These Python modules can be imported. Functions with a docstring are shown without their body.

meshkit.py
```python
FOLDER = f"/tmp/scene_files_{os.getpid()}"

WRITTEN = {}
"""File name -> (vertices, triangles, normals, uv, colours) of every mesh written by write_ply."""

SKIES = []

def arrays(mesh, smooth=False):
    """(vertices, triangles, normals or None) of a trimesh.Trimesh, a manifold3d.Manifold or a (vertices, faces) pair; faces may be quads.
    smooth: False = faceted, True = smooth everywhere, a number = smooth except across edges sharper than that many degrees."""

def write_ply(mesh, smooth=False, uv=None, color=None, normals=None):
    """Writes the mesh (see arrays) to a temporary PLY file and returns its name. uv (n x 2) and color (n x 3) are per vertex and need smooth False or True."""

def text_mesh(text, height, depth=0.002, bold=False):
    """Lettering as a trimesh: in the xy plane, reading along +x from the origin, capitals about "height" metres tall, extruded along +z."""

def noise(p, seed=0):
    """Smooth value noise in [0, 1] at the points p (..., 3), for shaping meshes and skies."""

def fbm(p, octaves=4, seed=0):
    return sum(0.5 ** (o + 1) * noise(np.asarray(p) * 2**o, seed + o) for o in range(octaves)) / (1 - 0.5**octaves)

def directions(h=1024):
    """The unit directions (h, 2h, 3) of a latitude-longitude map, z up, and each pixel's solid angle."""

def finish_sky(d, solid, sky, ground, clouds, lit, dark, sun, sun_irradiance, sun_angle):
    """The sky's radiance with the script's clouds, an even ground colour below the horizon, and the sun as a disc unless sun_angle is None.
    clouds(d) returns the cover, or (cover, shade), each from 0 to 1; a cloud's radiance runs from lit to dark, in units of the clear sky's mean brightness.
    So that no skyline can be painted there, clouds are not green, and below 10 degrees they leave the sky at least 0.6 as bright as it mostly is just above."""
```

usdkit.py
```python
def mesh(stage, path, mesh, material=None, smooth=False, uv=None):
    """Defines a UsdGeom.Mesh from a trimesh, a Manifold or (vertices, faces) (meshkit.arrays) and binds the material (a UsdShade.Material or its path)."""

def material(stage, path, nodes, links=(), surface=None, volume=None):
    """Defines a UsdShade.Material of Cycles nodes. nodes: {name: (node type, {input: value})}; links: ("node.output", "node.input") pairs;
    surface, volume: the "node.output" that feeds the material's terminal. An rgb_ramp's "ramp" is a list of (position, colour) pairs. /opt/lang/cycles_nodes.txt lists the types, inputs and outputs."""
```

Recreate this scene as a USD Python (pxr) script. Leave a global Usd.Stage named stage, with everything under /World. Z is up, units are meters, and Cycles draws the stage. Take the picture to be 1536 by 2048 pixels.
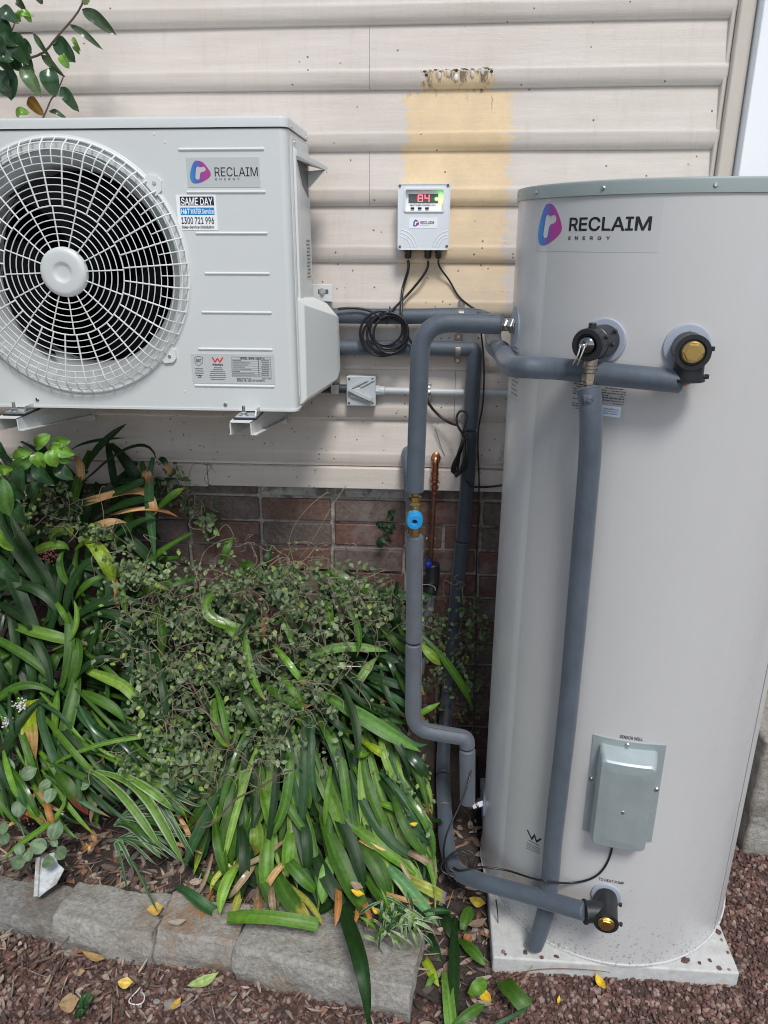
import math, random
import numpy as np, trimesh, usdkit, meshkit
import manifold3d as m3
from shapely.geometry import Polygon, LineString, Point, box as sbox
from shapely import affinity, union_all
from scipy.interpolate import CubicSpline
from pxr import Usd, UsdGeom, UsdLux, UsdShade, Gf, Sdf, Vt

random.seed(7); RNG = np.random.default_rng(7)
stage = Usd.Stage.CreateInMemory()
UsdGeom.SetStageUpAxis(stage, UsdGeom.Tokens.z); UsdGeom.SetStageMetersPerUnit(stage, 1.0)
UsdGeom.Xform.Define(stage, '/World'); UsdGeom.Scope.Define(stage, '/World/Looks')

# ------------------------------------------------------------------ camera, sky, sun, exposure
FPX = 1503.4                                   # focal length in pixels of the 1536 px wide photograph
CAM = np.array([0.0, -2.2792, 1.8047])
YAW, PITCH, ROLL = .0726, -.3501, .0009
EXPOSURE = 1.22
SKY_STRENGTH, SUN_INTENSITY, SUN_ANGLE = 0.088, 0.30, 15.0
SUN_DIR = np.array([0.24, -0.84, 1.30]); SUN_DIR = SUN_DIR / np.linalg.norm(SUN_DIR)

_cp, _sp = math.cos(PITCH), math.sin(PITCH)
FW = np.array([-math.sin(YAW) * _cp, math.cos(YAW) * _cp, _sp]); _r0 = np.array([math.cos(YAW), math.sin(YAW), 0]); _u0 = np.cross(_r0, FW)
RT = _r0 * math.cos(ROLL) + _u0 * math.sin(ROLL); UP = -_r0 * math.sin(ROLL) + _u0 * math.cos(ROLL)
cam = UsdGeom.Camera.Define(stage, '/World/camera')
M = Gf.Matrix4d(*RT, 0, *UP, 0, *(-FW), 0, *CAM, 1)
cam.AddTransformOp().Set(M)
cam.CreateHorizontalApertureAttr(36.0); cam.CreateVerticalApertureAttr(48.0)
cam.CreateFocalLengthAttr(36.0 * FPX / 1536); cam.CreateClippingRangeAttr(Gf.Vec2f(0.02, 500)); cam.CreateExposureAttr(EXPOSURE)

sky = UsdLux.DomeLight.Define(stage, '/World/sky')
el, az = math.asin(SUN_DIR[2]), math.atan2(SUN_DIR[0], SUN_DIR[1])
skymat = usdkit.material(stage, '/World/Looks/sky', {
    's': ('sky_texture', {'sky_type': 'single_scattering', 'sun_disc': False, 'sun_elevation': el, 'sun_rotation': az}),
    't': ('texture_coordinate', {}), 'n': ('noise_texture', {'scale': 2.2, 'detail': 5.0}),
    'bw': ('rgb_to_bw', {}), 'tint': ('mix_color', {'blend_type': 'multiply', 'fac': 1.0, 'b': (1.0, 1.015, 1.03), 'use_clamp': False}),
    'r': ('map_range', {'from_min': .3, 'from_max': .6, 'to_min': .24, 'to_max': .56, 'clamp': True}),
    'm': ('mix_color', {'use_clamp': False}), 'bg': ('background_shader', {'strength': SKY_STRENGTH})},
    [('t.generated', 'n.vector'), ('s.color', 'bw.color'), ('bw.val', 'tint.a'), ('n.fac', 'r.value'), ('r.result', 'm.fac'),
     ('s.color', 'm.a'), ('tint.result', 'm.b'), ('m.result', 'bg.color')], surface='bg.background')
UsdShade.MaterialBindingAPI.Apply(sky.GetPrim()).Bind(skymat)
sky.GetPrim().SetCustomDataByKey('kind', 'structure')
sun = UsdLux.DistantLight.Define(stage, '/World/sun')
sun.CreateIntensityAttr(SUN_INTENSITY); sun.CreateAngleAttr(SUN_ANGLE); sun.CreateNormalizeAttr(True); sun.CreateColorAttr(Gf.Vec3f(1.0, .98, .95))
_z = SUN_DIR; _x = np.cross([0, 0, 1], _z); _x /= np.linalg.norm(_x); _y = np.cross(_z, _x)
sun.AddTransformOp().Set(Gf.Matrix4d(*_x, 0, *_y, 0, *_z, 0, 0, 0, 8, 1))

# ------------------------------------------------------------------ measuring from the photograph: a pixel and a depth give a point
def ray(x, y): return FW + RT * (x - 768) / FPX - UP * (y - 1024) / FPX
def at(x, y, Y):
    d = ray(x, y); return CAM + d * ((Y - CAM[1]) / d[1])
def onz(x, y, Z):
    d = ray(x, y); return CAM + d * ((Z - CAM[2]) / d[2])
TX, TY, TR = .5128, -.4795, .3467                # the tank's axis and radius
def ont(x, y, rad=TR):
    d = ray(x, y); a = d[0]**2 + d[1]**2; o = CAM[:2] - [TX, TY]; b = 2 * (o @ d[:2]); c = o @ o - rad * rad
    return CAM + d * ((-b - math.sqrt(max(b * b - 4 * a * c, 0))) / (2 * a))
def mpp(p): return float((np.asarray(p) - CAM) @ FW) / FPX   # metres per pixel at a point
def V(*a): return np.array(a, float)
def nrm(v): v = np.asarray(v, float); return v / max(np.linalg.norm(v), 1e-12)
def lin(r, g, b, k=1.0):
    c = np.array([r, g, b]) / 255.0
    return tuple(np.where(c < .04045, c / 12.92, ((c + .055) / 1.055) ** 2.4) * k)

# ------------------------------------------------------------------ things, parts
used = {}
def numbered(path):
    n = used.get(path, -1) + 1; used[path] = n
    return path if n == 0 else f'{path}_{n:03d}'
class Node:
    def __init__(s, path, o): s.path, s.o = path, np.asarray(o, float)
def tag(prim, label=None, cat=None, group=None, kind=None):
    for k, v in (('label', label), ('category', cat), ('group', group), ('kind', kind)):
        if v: prim.SetCustomDataByKey(k, v)
def thing(name, label, cat, loc=(0, 0, 0), group=None, kind=None):
    p = numbered('/World/' + name); x = UsdGeom.Xform.Define(stage, p); x.AddTranslateOp().Set(Gf.Vec3d(*map(float, loc)))
    tag(x.GetPrim(), label, cat, group, kind); return Node(p, loc)
def setcol(m, col, name='leafcol'):
    UsdGeom.PrimvarsAPI(m).CreatePrimvar(name, Sdf.ValueTypeNames.Color3fArray, 'vertex').Set(Vt.Vec3fArray.FromNumpy(np.asarray(col, np.float32)))
def put(path, mesh, mat, smooth, o, col=None):
    v, f, n = meshkit.arrays(mesh, True if col is not None and smooth else smooth)
    m = usdkit.mesh(stage, path, (v - o, f), mat)
    if n is not None:
        m.CreateNormalsAttr(Vt.Vec3fArray.FromNumpy(n.astype(np.float32))); m.SetNormalsInterpolation('vertex')
    if col is not None:
        col = np.asarray(col); setcol(m, col[:, :3])
        if col.shape[1] == 6: setcol(m, col[:, 3:], 'leafuv')
    return m
def part(par, name, mesh, mat, smooth=35, label=None, kind=None, col=None):
    p = numbered(par.path + '/' + name); m = put(p, mesh, mat, smooth, par.o, col)
    tag(m.GetPrim(), label, None, None, kind); return Node(p, par.o)
def solo(name, mesh, mat, label=None, cat=None, group=None, kind=None, smooth=35, col=None):
    p = numbered('/World/' + name); m = put(p, mesh, mat, smooth, np.zeros(3), col)
    tag(m.GetPrim(), label, cat, group, kind); return Node(p, (0, 0, 0))

# ------------------------------------------------------------------ materials
def pbr(name, col, rough=.5, metal=0., var=.08, scale=6., bump=0., bscale=120., spec=.5, dist=.002, extra=None):
    c = np.array(col); nodes = {
        'g': ('geometry', {}), 'n': ('noise_texture', {'scale': scale, 'detail': 6.0, 'roughness': .6}),
        'r': ('rgb_ramp', {'ramp': [(.25, tuple(c * (1 - var))), (.75, tuple(np.minimum(c * (1 + var), .95)))]}),
        'p': ('principled_bsdf', {'roughness': rough, 'metallic': metal, 'specular_ior_level': spec})}
    links = [('g.position', 'n.vector'), ('n.fac', 'r.fac'), ('r.color', 'p.base_color')]
    if bump:
        nodes['n2'] = ('noise_texture', {'scale': bscale, 'detail': 4.0}); nodes['b'] = ('bump', {'strength': bump, 'distance': dist})
        links += [('g.position', 'n2.vector'), ('n2.fac', 'b.height'), ('b.normal', 'p.normal')]
    if extra: nodes['p'][1].update(extra)
    return usdkit.material(stage, '/World/Looks/' + name, nodes, links, surface='p.BSDF')
def masonry(name, c0, c1, c2, s0=45., s1=7., amount=(.48, .62), bump=1., bs=130., dist=.004, rough=.92):
    """mineral surface: fine grain from c0 to c1 with larger weathered areas of c2"""
    return usdkit.material(stage, '/World/Looks/' + name, {
        'g': ('geometry', {}), 'n': ('noise_texture', {'scale': s0, 'detail': 8., 'roughness': .72}), 'r': ('rgb_ramp', {'ramp': [(.32, c0), (.68, c1)]}),
        'n1': ('noise_texture', {'scale': s1, 'detail': 7., 'roughness': .68}), 'mr': ('map_range', {'from_min': amount[0], 'from_max': amount[1], 'to_min': 0., 'to_max': .85, 'clamp': True}), 'mx': ('mix_color', {'b': c2}),
        'n2': ('noise_texture', {'scale': bs, 'detail': 6., 'roughness': .65}), 'b': ('bump', {'strength': bump, 'distance': dist}), 'p': ('principled_bsdf', {'roughness': rough, 'specular_ior_level': .25})},
        [('g.position', 'n.vector'), ('n.fac', 'r.fac'), ('g.position', 'n1.vector'), ('n1.fac', 'mr.value'), ('mr.result', 'mx.fac'), ('r.color', 'mx.a'), ('mx.result', 'p.base_color'),
         ('g.position', 'n2.vector'), ('n2.fac', 'b.height'), ('b.normal', 'p.normal')], surface='p.BSDF')
def vcol(name, rough=.4, trans=.25, spec=.5, coat=0.):
    nodes = {'a': ('attribute', {'attribute': 'leafcol'}), 'g': ('geometry', {}), 'u': ('attribute', {'attribute': 'leafuv'}), 'n': ('noise_texture', {'scale': 1., 'detail': 5., 'roughness': .6}), 'n0': ('noise_texture', {'scale': 70., 'detail': 4.}),
             'av': ('math', {'math_type': 'multiply_add', 'value2': .6}), 'mr': ('map_range', {'from_min': .55, 'from_max': 1.05, 'to_min': .62, 'to_max': 1.38}),
             'mm': ('vector_math', {'math_type': 'scale'}),
             'ns': ('noise_texture', {'scale': 150., 'detail': 3.}), 'rs': ('map_range', {'from_min': .63, 'from_max': .72, 'to_min': 0., 'to_max': .7, 'clamp': True}), 'ms': ('mix_color', {'b': (.085, .055, .02)}),
             'b': ('bump', {'strength': .3, 'distance': .002}),
             'p': ('principled_bsdf', {'roughness': rough, 'specular_ior_level': spec, 'coat_weight': coat})}
    links = [('a.color', 'mm.vector1'), ('u.vector', 'n.vector'), ('g.position', 'n0.vector'), ('n0.fac', 'av.value1'), ('n.fac', 'av.value3'), ('av.value', 'mr.value'), ('mr.result', 'mm.scale'), ('mm.vector', 'ms.a'), ('g.position', 'ns.vector'), ('ns.fac', 'rs.value'), ('rs.result', 'ms.fac'), ('ms.result', 'p.base_color'),
             ('n.fac', 'b.height'), ('b.normal', 'p.normal')]
    out = 'p.BSDF'
    if trans:
        nodes['t'] = ('translucent_bsdf', {}); nodes['mx'] = ('mix_closure', {'fac': trans})
        links += [('ms.result', 't.color'), ('p.BSDF', 'mx.closure1'), ('t.BSDF', 'mx.closure2')]; out = 'mx.closure'
    return usdkit.material(stage, '/World/Looks/' + name, nodes, links, surface=out)
def flat(name, col, rough=.5, spec=.4):
    return usdkit.material(stage, '/World/Looks/' + name, {'p': ('principled_bsdf', {'base_color': tuple(col), 'roughness': rough, 'specular_ior_level': spec})}, surface='p.BSDF')
def glow(name, col, strength):
    return usdkit.material(stage, '/World/Looks/' + name, {'e': ('emission', {'color': tuple(col), 'strength': strength})}, surface='e.emission')

# ------------------------------------------------------------------ shapes
def box(lo, hi):
    lo, hi = np.minimum(lo, hi), np.maximum(lo, hi); b = trimesh.creation.box(hi - lo); b.apply_translation((lo + hi) / 2); return b
def hull(pts): return trimesh.convex.convex_hull(np.asarray(pts, float))
def rbox(lo, hi, r, sub=1):
    lo, hi = np.minimum(lo, hi).astype(float), np.maximum(lo, hi).astype(float); r = min(r, (hi - lo).min() / 2 * .98)
    s = trimesh.creation.icosphere(sub, r).vertices; P = []
    for i in (0, 1):
        for j in (0, 1):
            for k in (0, 1): P.append(s + [(lo[0] + r, hi[0] - r)[i], (lo[1] + r, hi[1] - r)[j], (lo[2] + r, hi[2] - r)[k]])
    return hull(np.vstack(P))
def cbox(lo, hi, c):   # chamfered box, 44 triangles
    lo, hi = np.minimum(lo, hi), np.maximum(lo, hi); P = []
    for i in (0, 1):
        for j in (0, 1):
            for k in (0, 1):
                q = np.array([(lo, hi)[i][0], (lo, hi)[j][1], (lo, hi)[k][2]]); s = np.array([1 - 2 * i, 1 - 2 * j, 1 - 2 * k]) * c
                for a in range(3):
                    e = q + s; e[a] = q[a]; P.append(e)
    return hull(P)
def cat_(ms): return trimesh.util.concatenate(list(ms))
def frame(origin, z, up=(0, 0, 1)):
    z = nrm(z); x = np.cross(up, z)
    if np.linalg.norm(x) < 1e-6: x = np.array([1., 0, 0])
    x = nrm(x); y = np.cross(z, x); T = np.eye(4); T[:3, 0], T[:3, 1], T[:3, 2], T[:3, 3] = x, y, z, origin; return T
def moved(m, T): m = m.copy(); m.apply_transform(T); return m
def lathe(profile, origin, axis, n=32, up=(0, 0, 1)):
    p = np.array(profile, float); p[:, 0] = np.maximum(p[:, 0], 1e-5)
    th = np.linspace(0, 2 * np.pi, n, endpoint=False); k = len(p)
    v = np.stack([np.outer(np.cos(th), p[:, 0]), np.outer(np.sin(th), p[:, 0]), np.tile(p[:, 1], (n, 1))], -1).reshape(-1, 3); f = []
    for i in range(n):
        j = (i + 1) % n
        for a in range(k - 1): f += [[i * k + a, j * k + a, j * k + a + 1], [i * k + a, j * k + a + 1, i * k + a + 1]]
    m = trimesh.Trimesh(v, f, process=False); return moved(m, frame(origin, axis, up))
def disc_cyl(o, axis, r, h, n=24, c=None):   # a solid, slightly chamfered cylinder standing on o
    c = min(r, h) * .2 if c is None else c
    return lathe([(0, 0), (r, 0), (r, h - c), (r - c, h), (0, h)], o, axis, n)
def hexnut(o, axis, r, h): return disc_cyl(o, axis, r, h, 6)
def fillet(pts, rad, k=7):
    P = [np.asarray(p, float) for p in pts]; out = [P[0]]
    for a, b, c in zip(P[:-2], P[1:-1], P[2:]):
        u, w = a - b, c - b; d = min(rad, .49 * np.linalg.norm(u), .49 * np.linalg.norm(w)); s, e = b + nrm(u) * d, b + nrm(w) * d
        for t in np.linspace(0, 1, k): out.append((1 - t)**2 * s + 2 * t * (1 - t) * b + t * t * e)
    out.append(P[-1]); return np.array(out)
def spline(pts, n=40):
    P = np.array(pts, float); d = np.r_[0, np.cumsum(np.maximum(np.linalg.norm(np.diff(P, axis=0), axis=1), 1e-6) ** .6)]
    return CubicSpline(d, P)(np.linspace(0, d[-1], n))
def frames(P):
    T = np.gradient(P, axis=0); T /= np.maximum(np.linalg.norm(T, axis=1, keepdims=True), 1e-12)
    n = np.cross(T[0], [0, 0, 1.]); n = nrm(n if np.linalg.norm(n) > .05 else np.cross(T[0], [1., 0, 0])); N = [n]
    for i in range(1, len(P)): n = N[-1] - T[i] * (N[-1] @ T[i]); N.append(nrm(n))
    N = np.array(N); return T, N, np.cross(T, N)
def tube(P, r, n=12, cap=True, bevel=0.):
    P = np.asarray(P, float); r = np.broadcast_to(np.asarray(r, float), len(P)).copy()
    if bevel:   # rounded lip at both ends
        T0, T1 = nrm(P[1] - P[0]), nrm(P[-1] - P[-2])
        P = np.vstack([P[0], P[0] + T0 * bevel * .4, P[0] + T0 * bevel, P[1:-1], P[-1] - T1 * bevel, P[-1] - T1 * bevel * .4, P[-1]])
        r = np.r_[r[0] - bevel, r[0] - bevel * .25, r[0], r[1:-1], r[-1], r[-1] - bevel * .25, r[-1] - bevel]
    T, N, B = frames(P); th = np.linspace(0, 2 * np.pi, n, endpoint=False)
    v = (P[:, None] + r[:, None, None] * (np.cos(th)[None, :, None] * N[:, None] + np.sin(th)[None, :, None] * B[:, None])).reshape(-1, 3); f = []
    for i in range(len(P) - 1):
        a = i * n + np.arange(n); b = i * n + (np.arange(n) + 1) % n
        f += np.stack([a, b, b + n], 1).tolist() + np.stack([a, b + n, a + n], 1).tolist()
    if cap:
        k = len(v); v = np.vstack([v, P[0], P[-1]]); e = (len(P) - 1) * n
        f += [[k, (j + 1) % n, j] for j in range(n)] + [[k + 1, e + j, e + (j + 1) % n] for j in range(n)]
    return trimesh.Trimesh(v, f, process=False)
def extr(poly, h, T=None):
    gs = getattr(poly, 'geoms', [poly]); m = cat_([trimesh.creation.extrude_polygon(g, h, engine='earcut') for g in gs if g.area > 1e-12])
    return m if T is None else moved(m, T)
FRONT = np.array([[1., 0, 0, 0], [0, 0, -1, 0], [0, 1, 0, 0], [0, 0, 0, 1]])   # drawing plane xy -> wall plane xz, thickness towards the camera (-y)
def onwall(poly, h, Y):
    T = FRONT.copy(); T[1, 3] = Y; return extr(poly, h, T)
def text2d(s, rect, depth=.0004, bold=False):
    """lettering fitted exactly into rect = (x0, y0, x1, y1) in its own plane"""
    m = meshkit.text_mesh(s, .1, .01, bold); b = m.bounds; x0, y0, x1, y1 = rect
    sc = np.array([(x1 - x0) / (b[1][0] - b[0][0]), (y1 - y0) / (b[1][1] - b[0][1]), depth / .01])
    m.vertices = (m.vertices - b[0]) * sc + [x0, y0, 0]; return m
def text_wall(s, rect, Y, bold=False, depth=.0004):
    T = FRONT.copy(); T[1, 3] = Y; return moved(text2d(s, rect, depth, bold), T)
def prect(px, Y):   # pixel rectangle -> (x0, z0, x1, z1) on the plane y = Y
    a, b = at(px[0], px[3], Y), at(px[2], px[1], Y); return (a[0], a[2], b[0], b[2])
def wrap(m, rad=TR, seg=.02):   # local (arc, z, out) -> round the tank; arc 0 faces -y
    v, f = trimesh.remesh.subdivide_to_size(m.vertices, m.faces, seg) if seg else (m.vertices, m.faces)
    a = -np.pi / 2 + v[:, 0] / TR; r = rad + v[:, 2]
    return trimesh.Trimesh(np.stack([TX + r * np.cos(a), TY + r * np.sin(a), v[:, 1]], 1), f, process=False)
def tarc(px, py):   # pixel -> (arc, z) on the tank
    p = ont(px, py); return (math.atan2(p[1] - TY, p[0] - TX) + np.pi / 2) * TR, p[2]
def blob(rect):   # rounded three cornered drop of the emblem and its letter r
    pts = np.array([(.42, 1.0), (.64, .93), (.84, .72), (.98, .48), (.95, .3), (.72, .14), (.45, .03), (.22, .0), (.06, .08), (0, .28), (.05, .55), (.16, .82), (.28, .97)])
    P = CubicSpline(np.arange(len(pts) + 1), np.vstack([pts, pts[:1]]), bc_type='periodic')(np.linspace(0, len(pts), 80)[:-1])
    x0, y0, x1, y1 = rect; s = lambda q: np.asarray(q) * [x1 - x0, y1 - y0] + [x0, y0]
    body = Polygon(s(P)).buffer(0); w = (x1 - x0) * .105
    r = union_all([LineString(s([(.36, .28), (.42, .64)])).buffer(w), LineString(s([(.41, .5), (.5, .6), (.66, .63)])).buffer(w)])
    return body, r
def emblem(par, rect, place, base, z0=.0004):
    body, r = blob(rect); x0, y0, x1, y1 = rect; V_, F_, C_ = [], [], []; body = body.difference(r)
    ramp = np.array([lin(35, 140, 190), lin(60, 100, 170), lin(120, 70, 150), lin(165, 50, 135), lin(160, 60, 125)])
    for k in range(14):
        g = body.intersection(sbox(x0 + (x1 - x0) * k / 14, y0, x0 + (x1 - x0) * (k + 1) / 14, y1))
        for q in getattr(g, 'geoms', [g]):
            if q.area < 1e-10 or q.geom_type != 'Polygon': continue
            m = trimesh.creation.extrude_polygon(q, z0, engine='earcut'); F_.append(m.faces + sum(map(len, V_))); V_.append(m.vertices)
            t = np.clip((m.vertices[:, 0] - x0) / (x1 - x0), 0, 1) * 4; C_.append(np.stack([np.interp(t, range(5), ramp[:, c]) for c in range(3)], 1))
    m = trimesh.Trimesh(np.vstack(V_), np.vstack(F_), process=False); return part(par, 'emblem', place(m), base, False, col=np.vstack(C_))

# ------------------------------------------------------------------ materials of the place
def paint_boards():
    """weathered pinkish cream paint: brush marks, fly specks, and the old peach coat where a fitting used to hang"""
    N = {'g': ('geometry', {}), 'x': ('separate_xyz', {}),
         'm1': ('mapping', {'scale': (3., 3., 40.)}), 'n1': ('noise_texture', {'scale': 1., 'detail': 6., 'roughness': .65}),
         'r1': ('rgb_ramp', {'ramp': [(.3, (.545, .487, .435)), (.7, (.62, .56, .505))]}),
         'n5': ('noise_texture', {'scale': 3.2, 'detail': 7., 'roughness': .7}),
         'r5': ('rgb_ramp', {'ramp': [(.34, (.90, .885, .86)), (.6, (1., 1., 1.))]}),
         'mu5': ('mix_color', {'blend_type': 'multiply', 'fac': .55}), 'm7': ('mapping', {'scale': (38., 38., 3.5)}), 'n7': ('noise_texture', {'scale': 1., 'detail': 6., 'roughness': .7}), 'r7': ('rgb_ramp', {'ramp': [(.30, (.80, .775, .74)), (.47, (1., 1., 1.))]}), 'mu7': ('mix_color', {'blend_type': 'multiply', 'fac': .3}),
         # peach patch: ragged brush-edged rectangle
         'm2': ('mapping', {'scale': (14., 14., 60.)}), 'n2': ('noise_texture', {'scale': 1., 'detail': 6., 'roughness': .7}), 'mn': ('math', {'math_type': 'multiply_add', 'value2': .12, 'value3': -.06}),
         'xw': ('math', {'math_type': 'add'}), 'cx': ('math', {'math_type': 'subtract', 'value2': .034}), 'ax': ('math', {'math_type': 'absolute'}), 
         'lx': ('map_range', {'from_min': .141, 'from_max': .146, 'to_min': 1., 'to_max': 0., 'clamp': True}),
         'lz': ('map_range', {'from_min': 2.166, 'from_max': 2.172, 'to_min': 1., 'to_max': 0., 'clamp': True}),
         'lz0': ('map_range', {'from_min': 1.595, 'from_max': 1.61, 'to_min': 0., 'to_max': 1., 'clamp': True}),
         'ax2': ('map_range', {'from_min': .0935, 'from_max': .0965, 'to_min': 1., 'to_max': 0., 'clamp': True}),
         'lz2': ('map_range', {'from_min': 2.214, 'from_max': 2.218, 'to_min': 1., 'to_max': 0., 'clamp': True}),
         'a1': ('math', {'math_type': 'multiply'}), 'a2': ('math', {'math_type': 'multiply'}), 'zf': ('map_range', {'from_min': 1.58, 'from_max': 2.0, 'to_min': .62, 'to_max': 1., 'clamp': True}), 'nf': ('map_range', {'from_min': .32, 'from_max': .5, 'to_min': .7, 'to_max': 1., 'clamp': True}), 'a3': ('math', {'math_type': 'multiply'}), 'a4': ('math', {'math_type': 'multiply'}), 'b1': ('math', {'math_type': 'multiply'}),
         'mxp': ('math', {'math_type': 'maximum'}),
         'np': ('noise_texture', {'scale': 9., 'detail': 6., 'roughness': .7}), 'rp': ('rgb_ramp', {'ramp': [(.3, (.60, .44, .25)), (.7, (.73, .56, .35))]}),
         'mixp': ('mix_color', {}),
         # grime inside the patch, in drips below the fitting
         'md': ('mapping', {'scale': (55., 55., 14.)}), 'nd': ('noise_texture', {'scale': 1., 'detail': 5., 'roughness': .75}),
         'zd': ('map_range', {'from_min': 2.06, 'from_max': 2.21, 'to_min': -.22, 'to_max': .13, 'clamp': True}),
         'ad': ('math', {'math_type': 'add'}), 'rd': ('map_range', {'from_min': .58, 'from_max': .70, 'to_min': 0., 'to_max': .85, 'clamp': True}),
         'dd': ('math', {'math_type': 'multiply'}), 'mixd': ('mix_color', {'b': (.09, .075, .06)}),
         # dark specks, denser lower down
         'v': ('voronoi_texture', {'scale': 46.}), 'nv': ('noise_texture', {'scale': 300., 'detail': 2.}), 'vv': ('math', {'math_type': 'multiply_add', 'value2': .16}),
         'cs': ('separate_color', {}), 'zs': ('map_range', {'from_min': 1.05, 'from_max': 2.1, 'to_min': .62, 'to_max': .07, 'clamp': True}),
         'th': ('math', {'math_type': 'less_than'}), 'cr': ('map_range', {'from_min': .17, 'from_max': .23, 'to_min': .85, 'to_max': 0., 'clamp': True}),
         'sp': ('math', {'math_type': 'multiply'}), 'mixs': ('mix_color', {'b': (.05, .042, .036)}),
         # surface bump from fine grain and brush marks
         'n3': ('noise_texture', {'scale': 160., 'detail': 4., 'roughness': .7}), 'bh': ('math', {'math_type': 'multiply_add', 'value2': .45}),
         'bp': ('bump', {'strength': .35, 'distance': .0025}), 'p': ('principled_bsdf', {'roughness': .48, 'specular_ior_level': .4})}
    L = [('g.position', 'x.vector'), ('g.position', 'm1.vector'), ('m1.vector', 'n1.vector'), ('n1.fac', 'r1.fac'), ('g.position', 'n5.vector'), ('n5.fac', 'r5.fac'),
         ('r1.color', 'mu5.a'), ('r5.color', 'mu5.b'), ('g.position', 'm2.vector'), ('m2.vector', 'n2.vector'), ('n2.fac', 'mn.value1'), ('x.x', 'xw.value1'), ('mn.value', 'xw.value2'),
         ('xw.value', 'cx.value1'), ('cx.value', 'ax.value1'), ('ax.value', 'lx.value'), ('x.z', 'lz.value'), ('x.z', 'lz0.value'), ('ax.value', 'ax2.value'), ('x.z', 'lz2.value'),
         ('lx.result', 'a1.value1'), ('lz.result', 'a1.value2'), ('ax2.result', 'b1.value1'), ('lz2.result', 'b1.value2'), ('a1.value', 'mxp.value1'), ('b1.value', 'mxp.value2'),
         ('mxp.value', 'a2.value1'), ('lz0.result', 'a2.value2'), ('g.position', 'np.vector'), ('np.fac', 'rp.fac'), ('g.position', 'm7.vector'), ('m7.vector', 'n7.vector'), ('n7.fac', 'r7.fac'), ('mu5.result', 'mu7.a'), ('r7.color', 'mu7.b'), ('mu7.result', 'mixp.a'), ('rp.color', 'mixp.b'), ('x.z', 'zf.value'), ('np.fac', 'nf.value'), ('a2.value', 'a3.value1'), ('zf.result', 'a3.value2'), ('a3.value', 'a4.value1'), ('nf.result', 'a4.value2'), ('a4.value', 'mixp.fac'),
         ('g.position', 'md.vector'), ('md.vector', 'nd.vector'), ('x.z', 'zd.value'), ('nd.fac', 'ad.value1'), ('zd.result', 'ad.value2'), ('ad.value', 'rd.value'),
         ('rd.result', 'dd.value1'), ('a2.value', 'dd.value2'), ('dd.value', 'mixd.fac'), ('mixp.result', 'mixd.a'),
         ('g.position', 'v.vector'), ('g.position', 'nv.vector'), ('nv.fac', 'vv.value1'), ('v.distance', 'vv.value3'), ('v.color', 'cs.color'), ('x.z', 'zs.value'),
         ('cs.r', 'th.value1'), ('zs.result', 'th.value2'), ('vv.value', 'cr.value'), ('th.value', 'sp.value1'), ('cr.result', 'sp.value2'), ('sp.value', 'mixs.fac'), ('mixd.result', 'mixs.a'),
         ('mixs.result', 'p.base_color'), ('g.position', 'n3.vector'), ('n1.fac', 'bh.value3'), ('n3.fac', 'bh.value1'), ('bh.value', 'bp.height'), ('bp.normal', 'p.normal')]
    return usdkit.material(stage, '/World/Looks/board_paint', N, L, surface='p.BSDF')
BOARD = paint_boards()
TRIM = pbr('trim_paint', (.53, .475, .41), .5, var=.06, scale=5, bump=.15)
POST = pbr('post_paint', (.80, .82, .82), .35, var=.02, scale=3, bump=.05)
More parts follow.
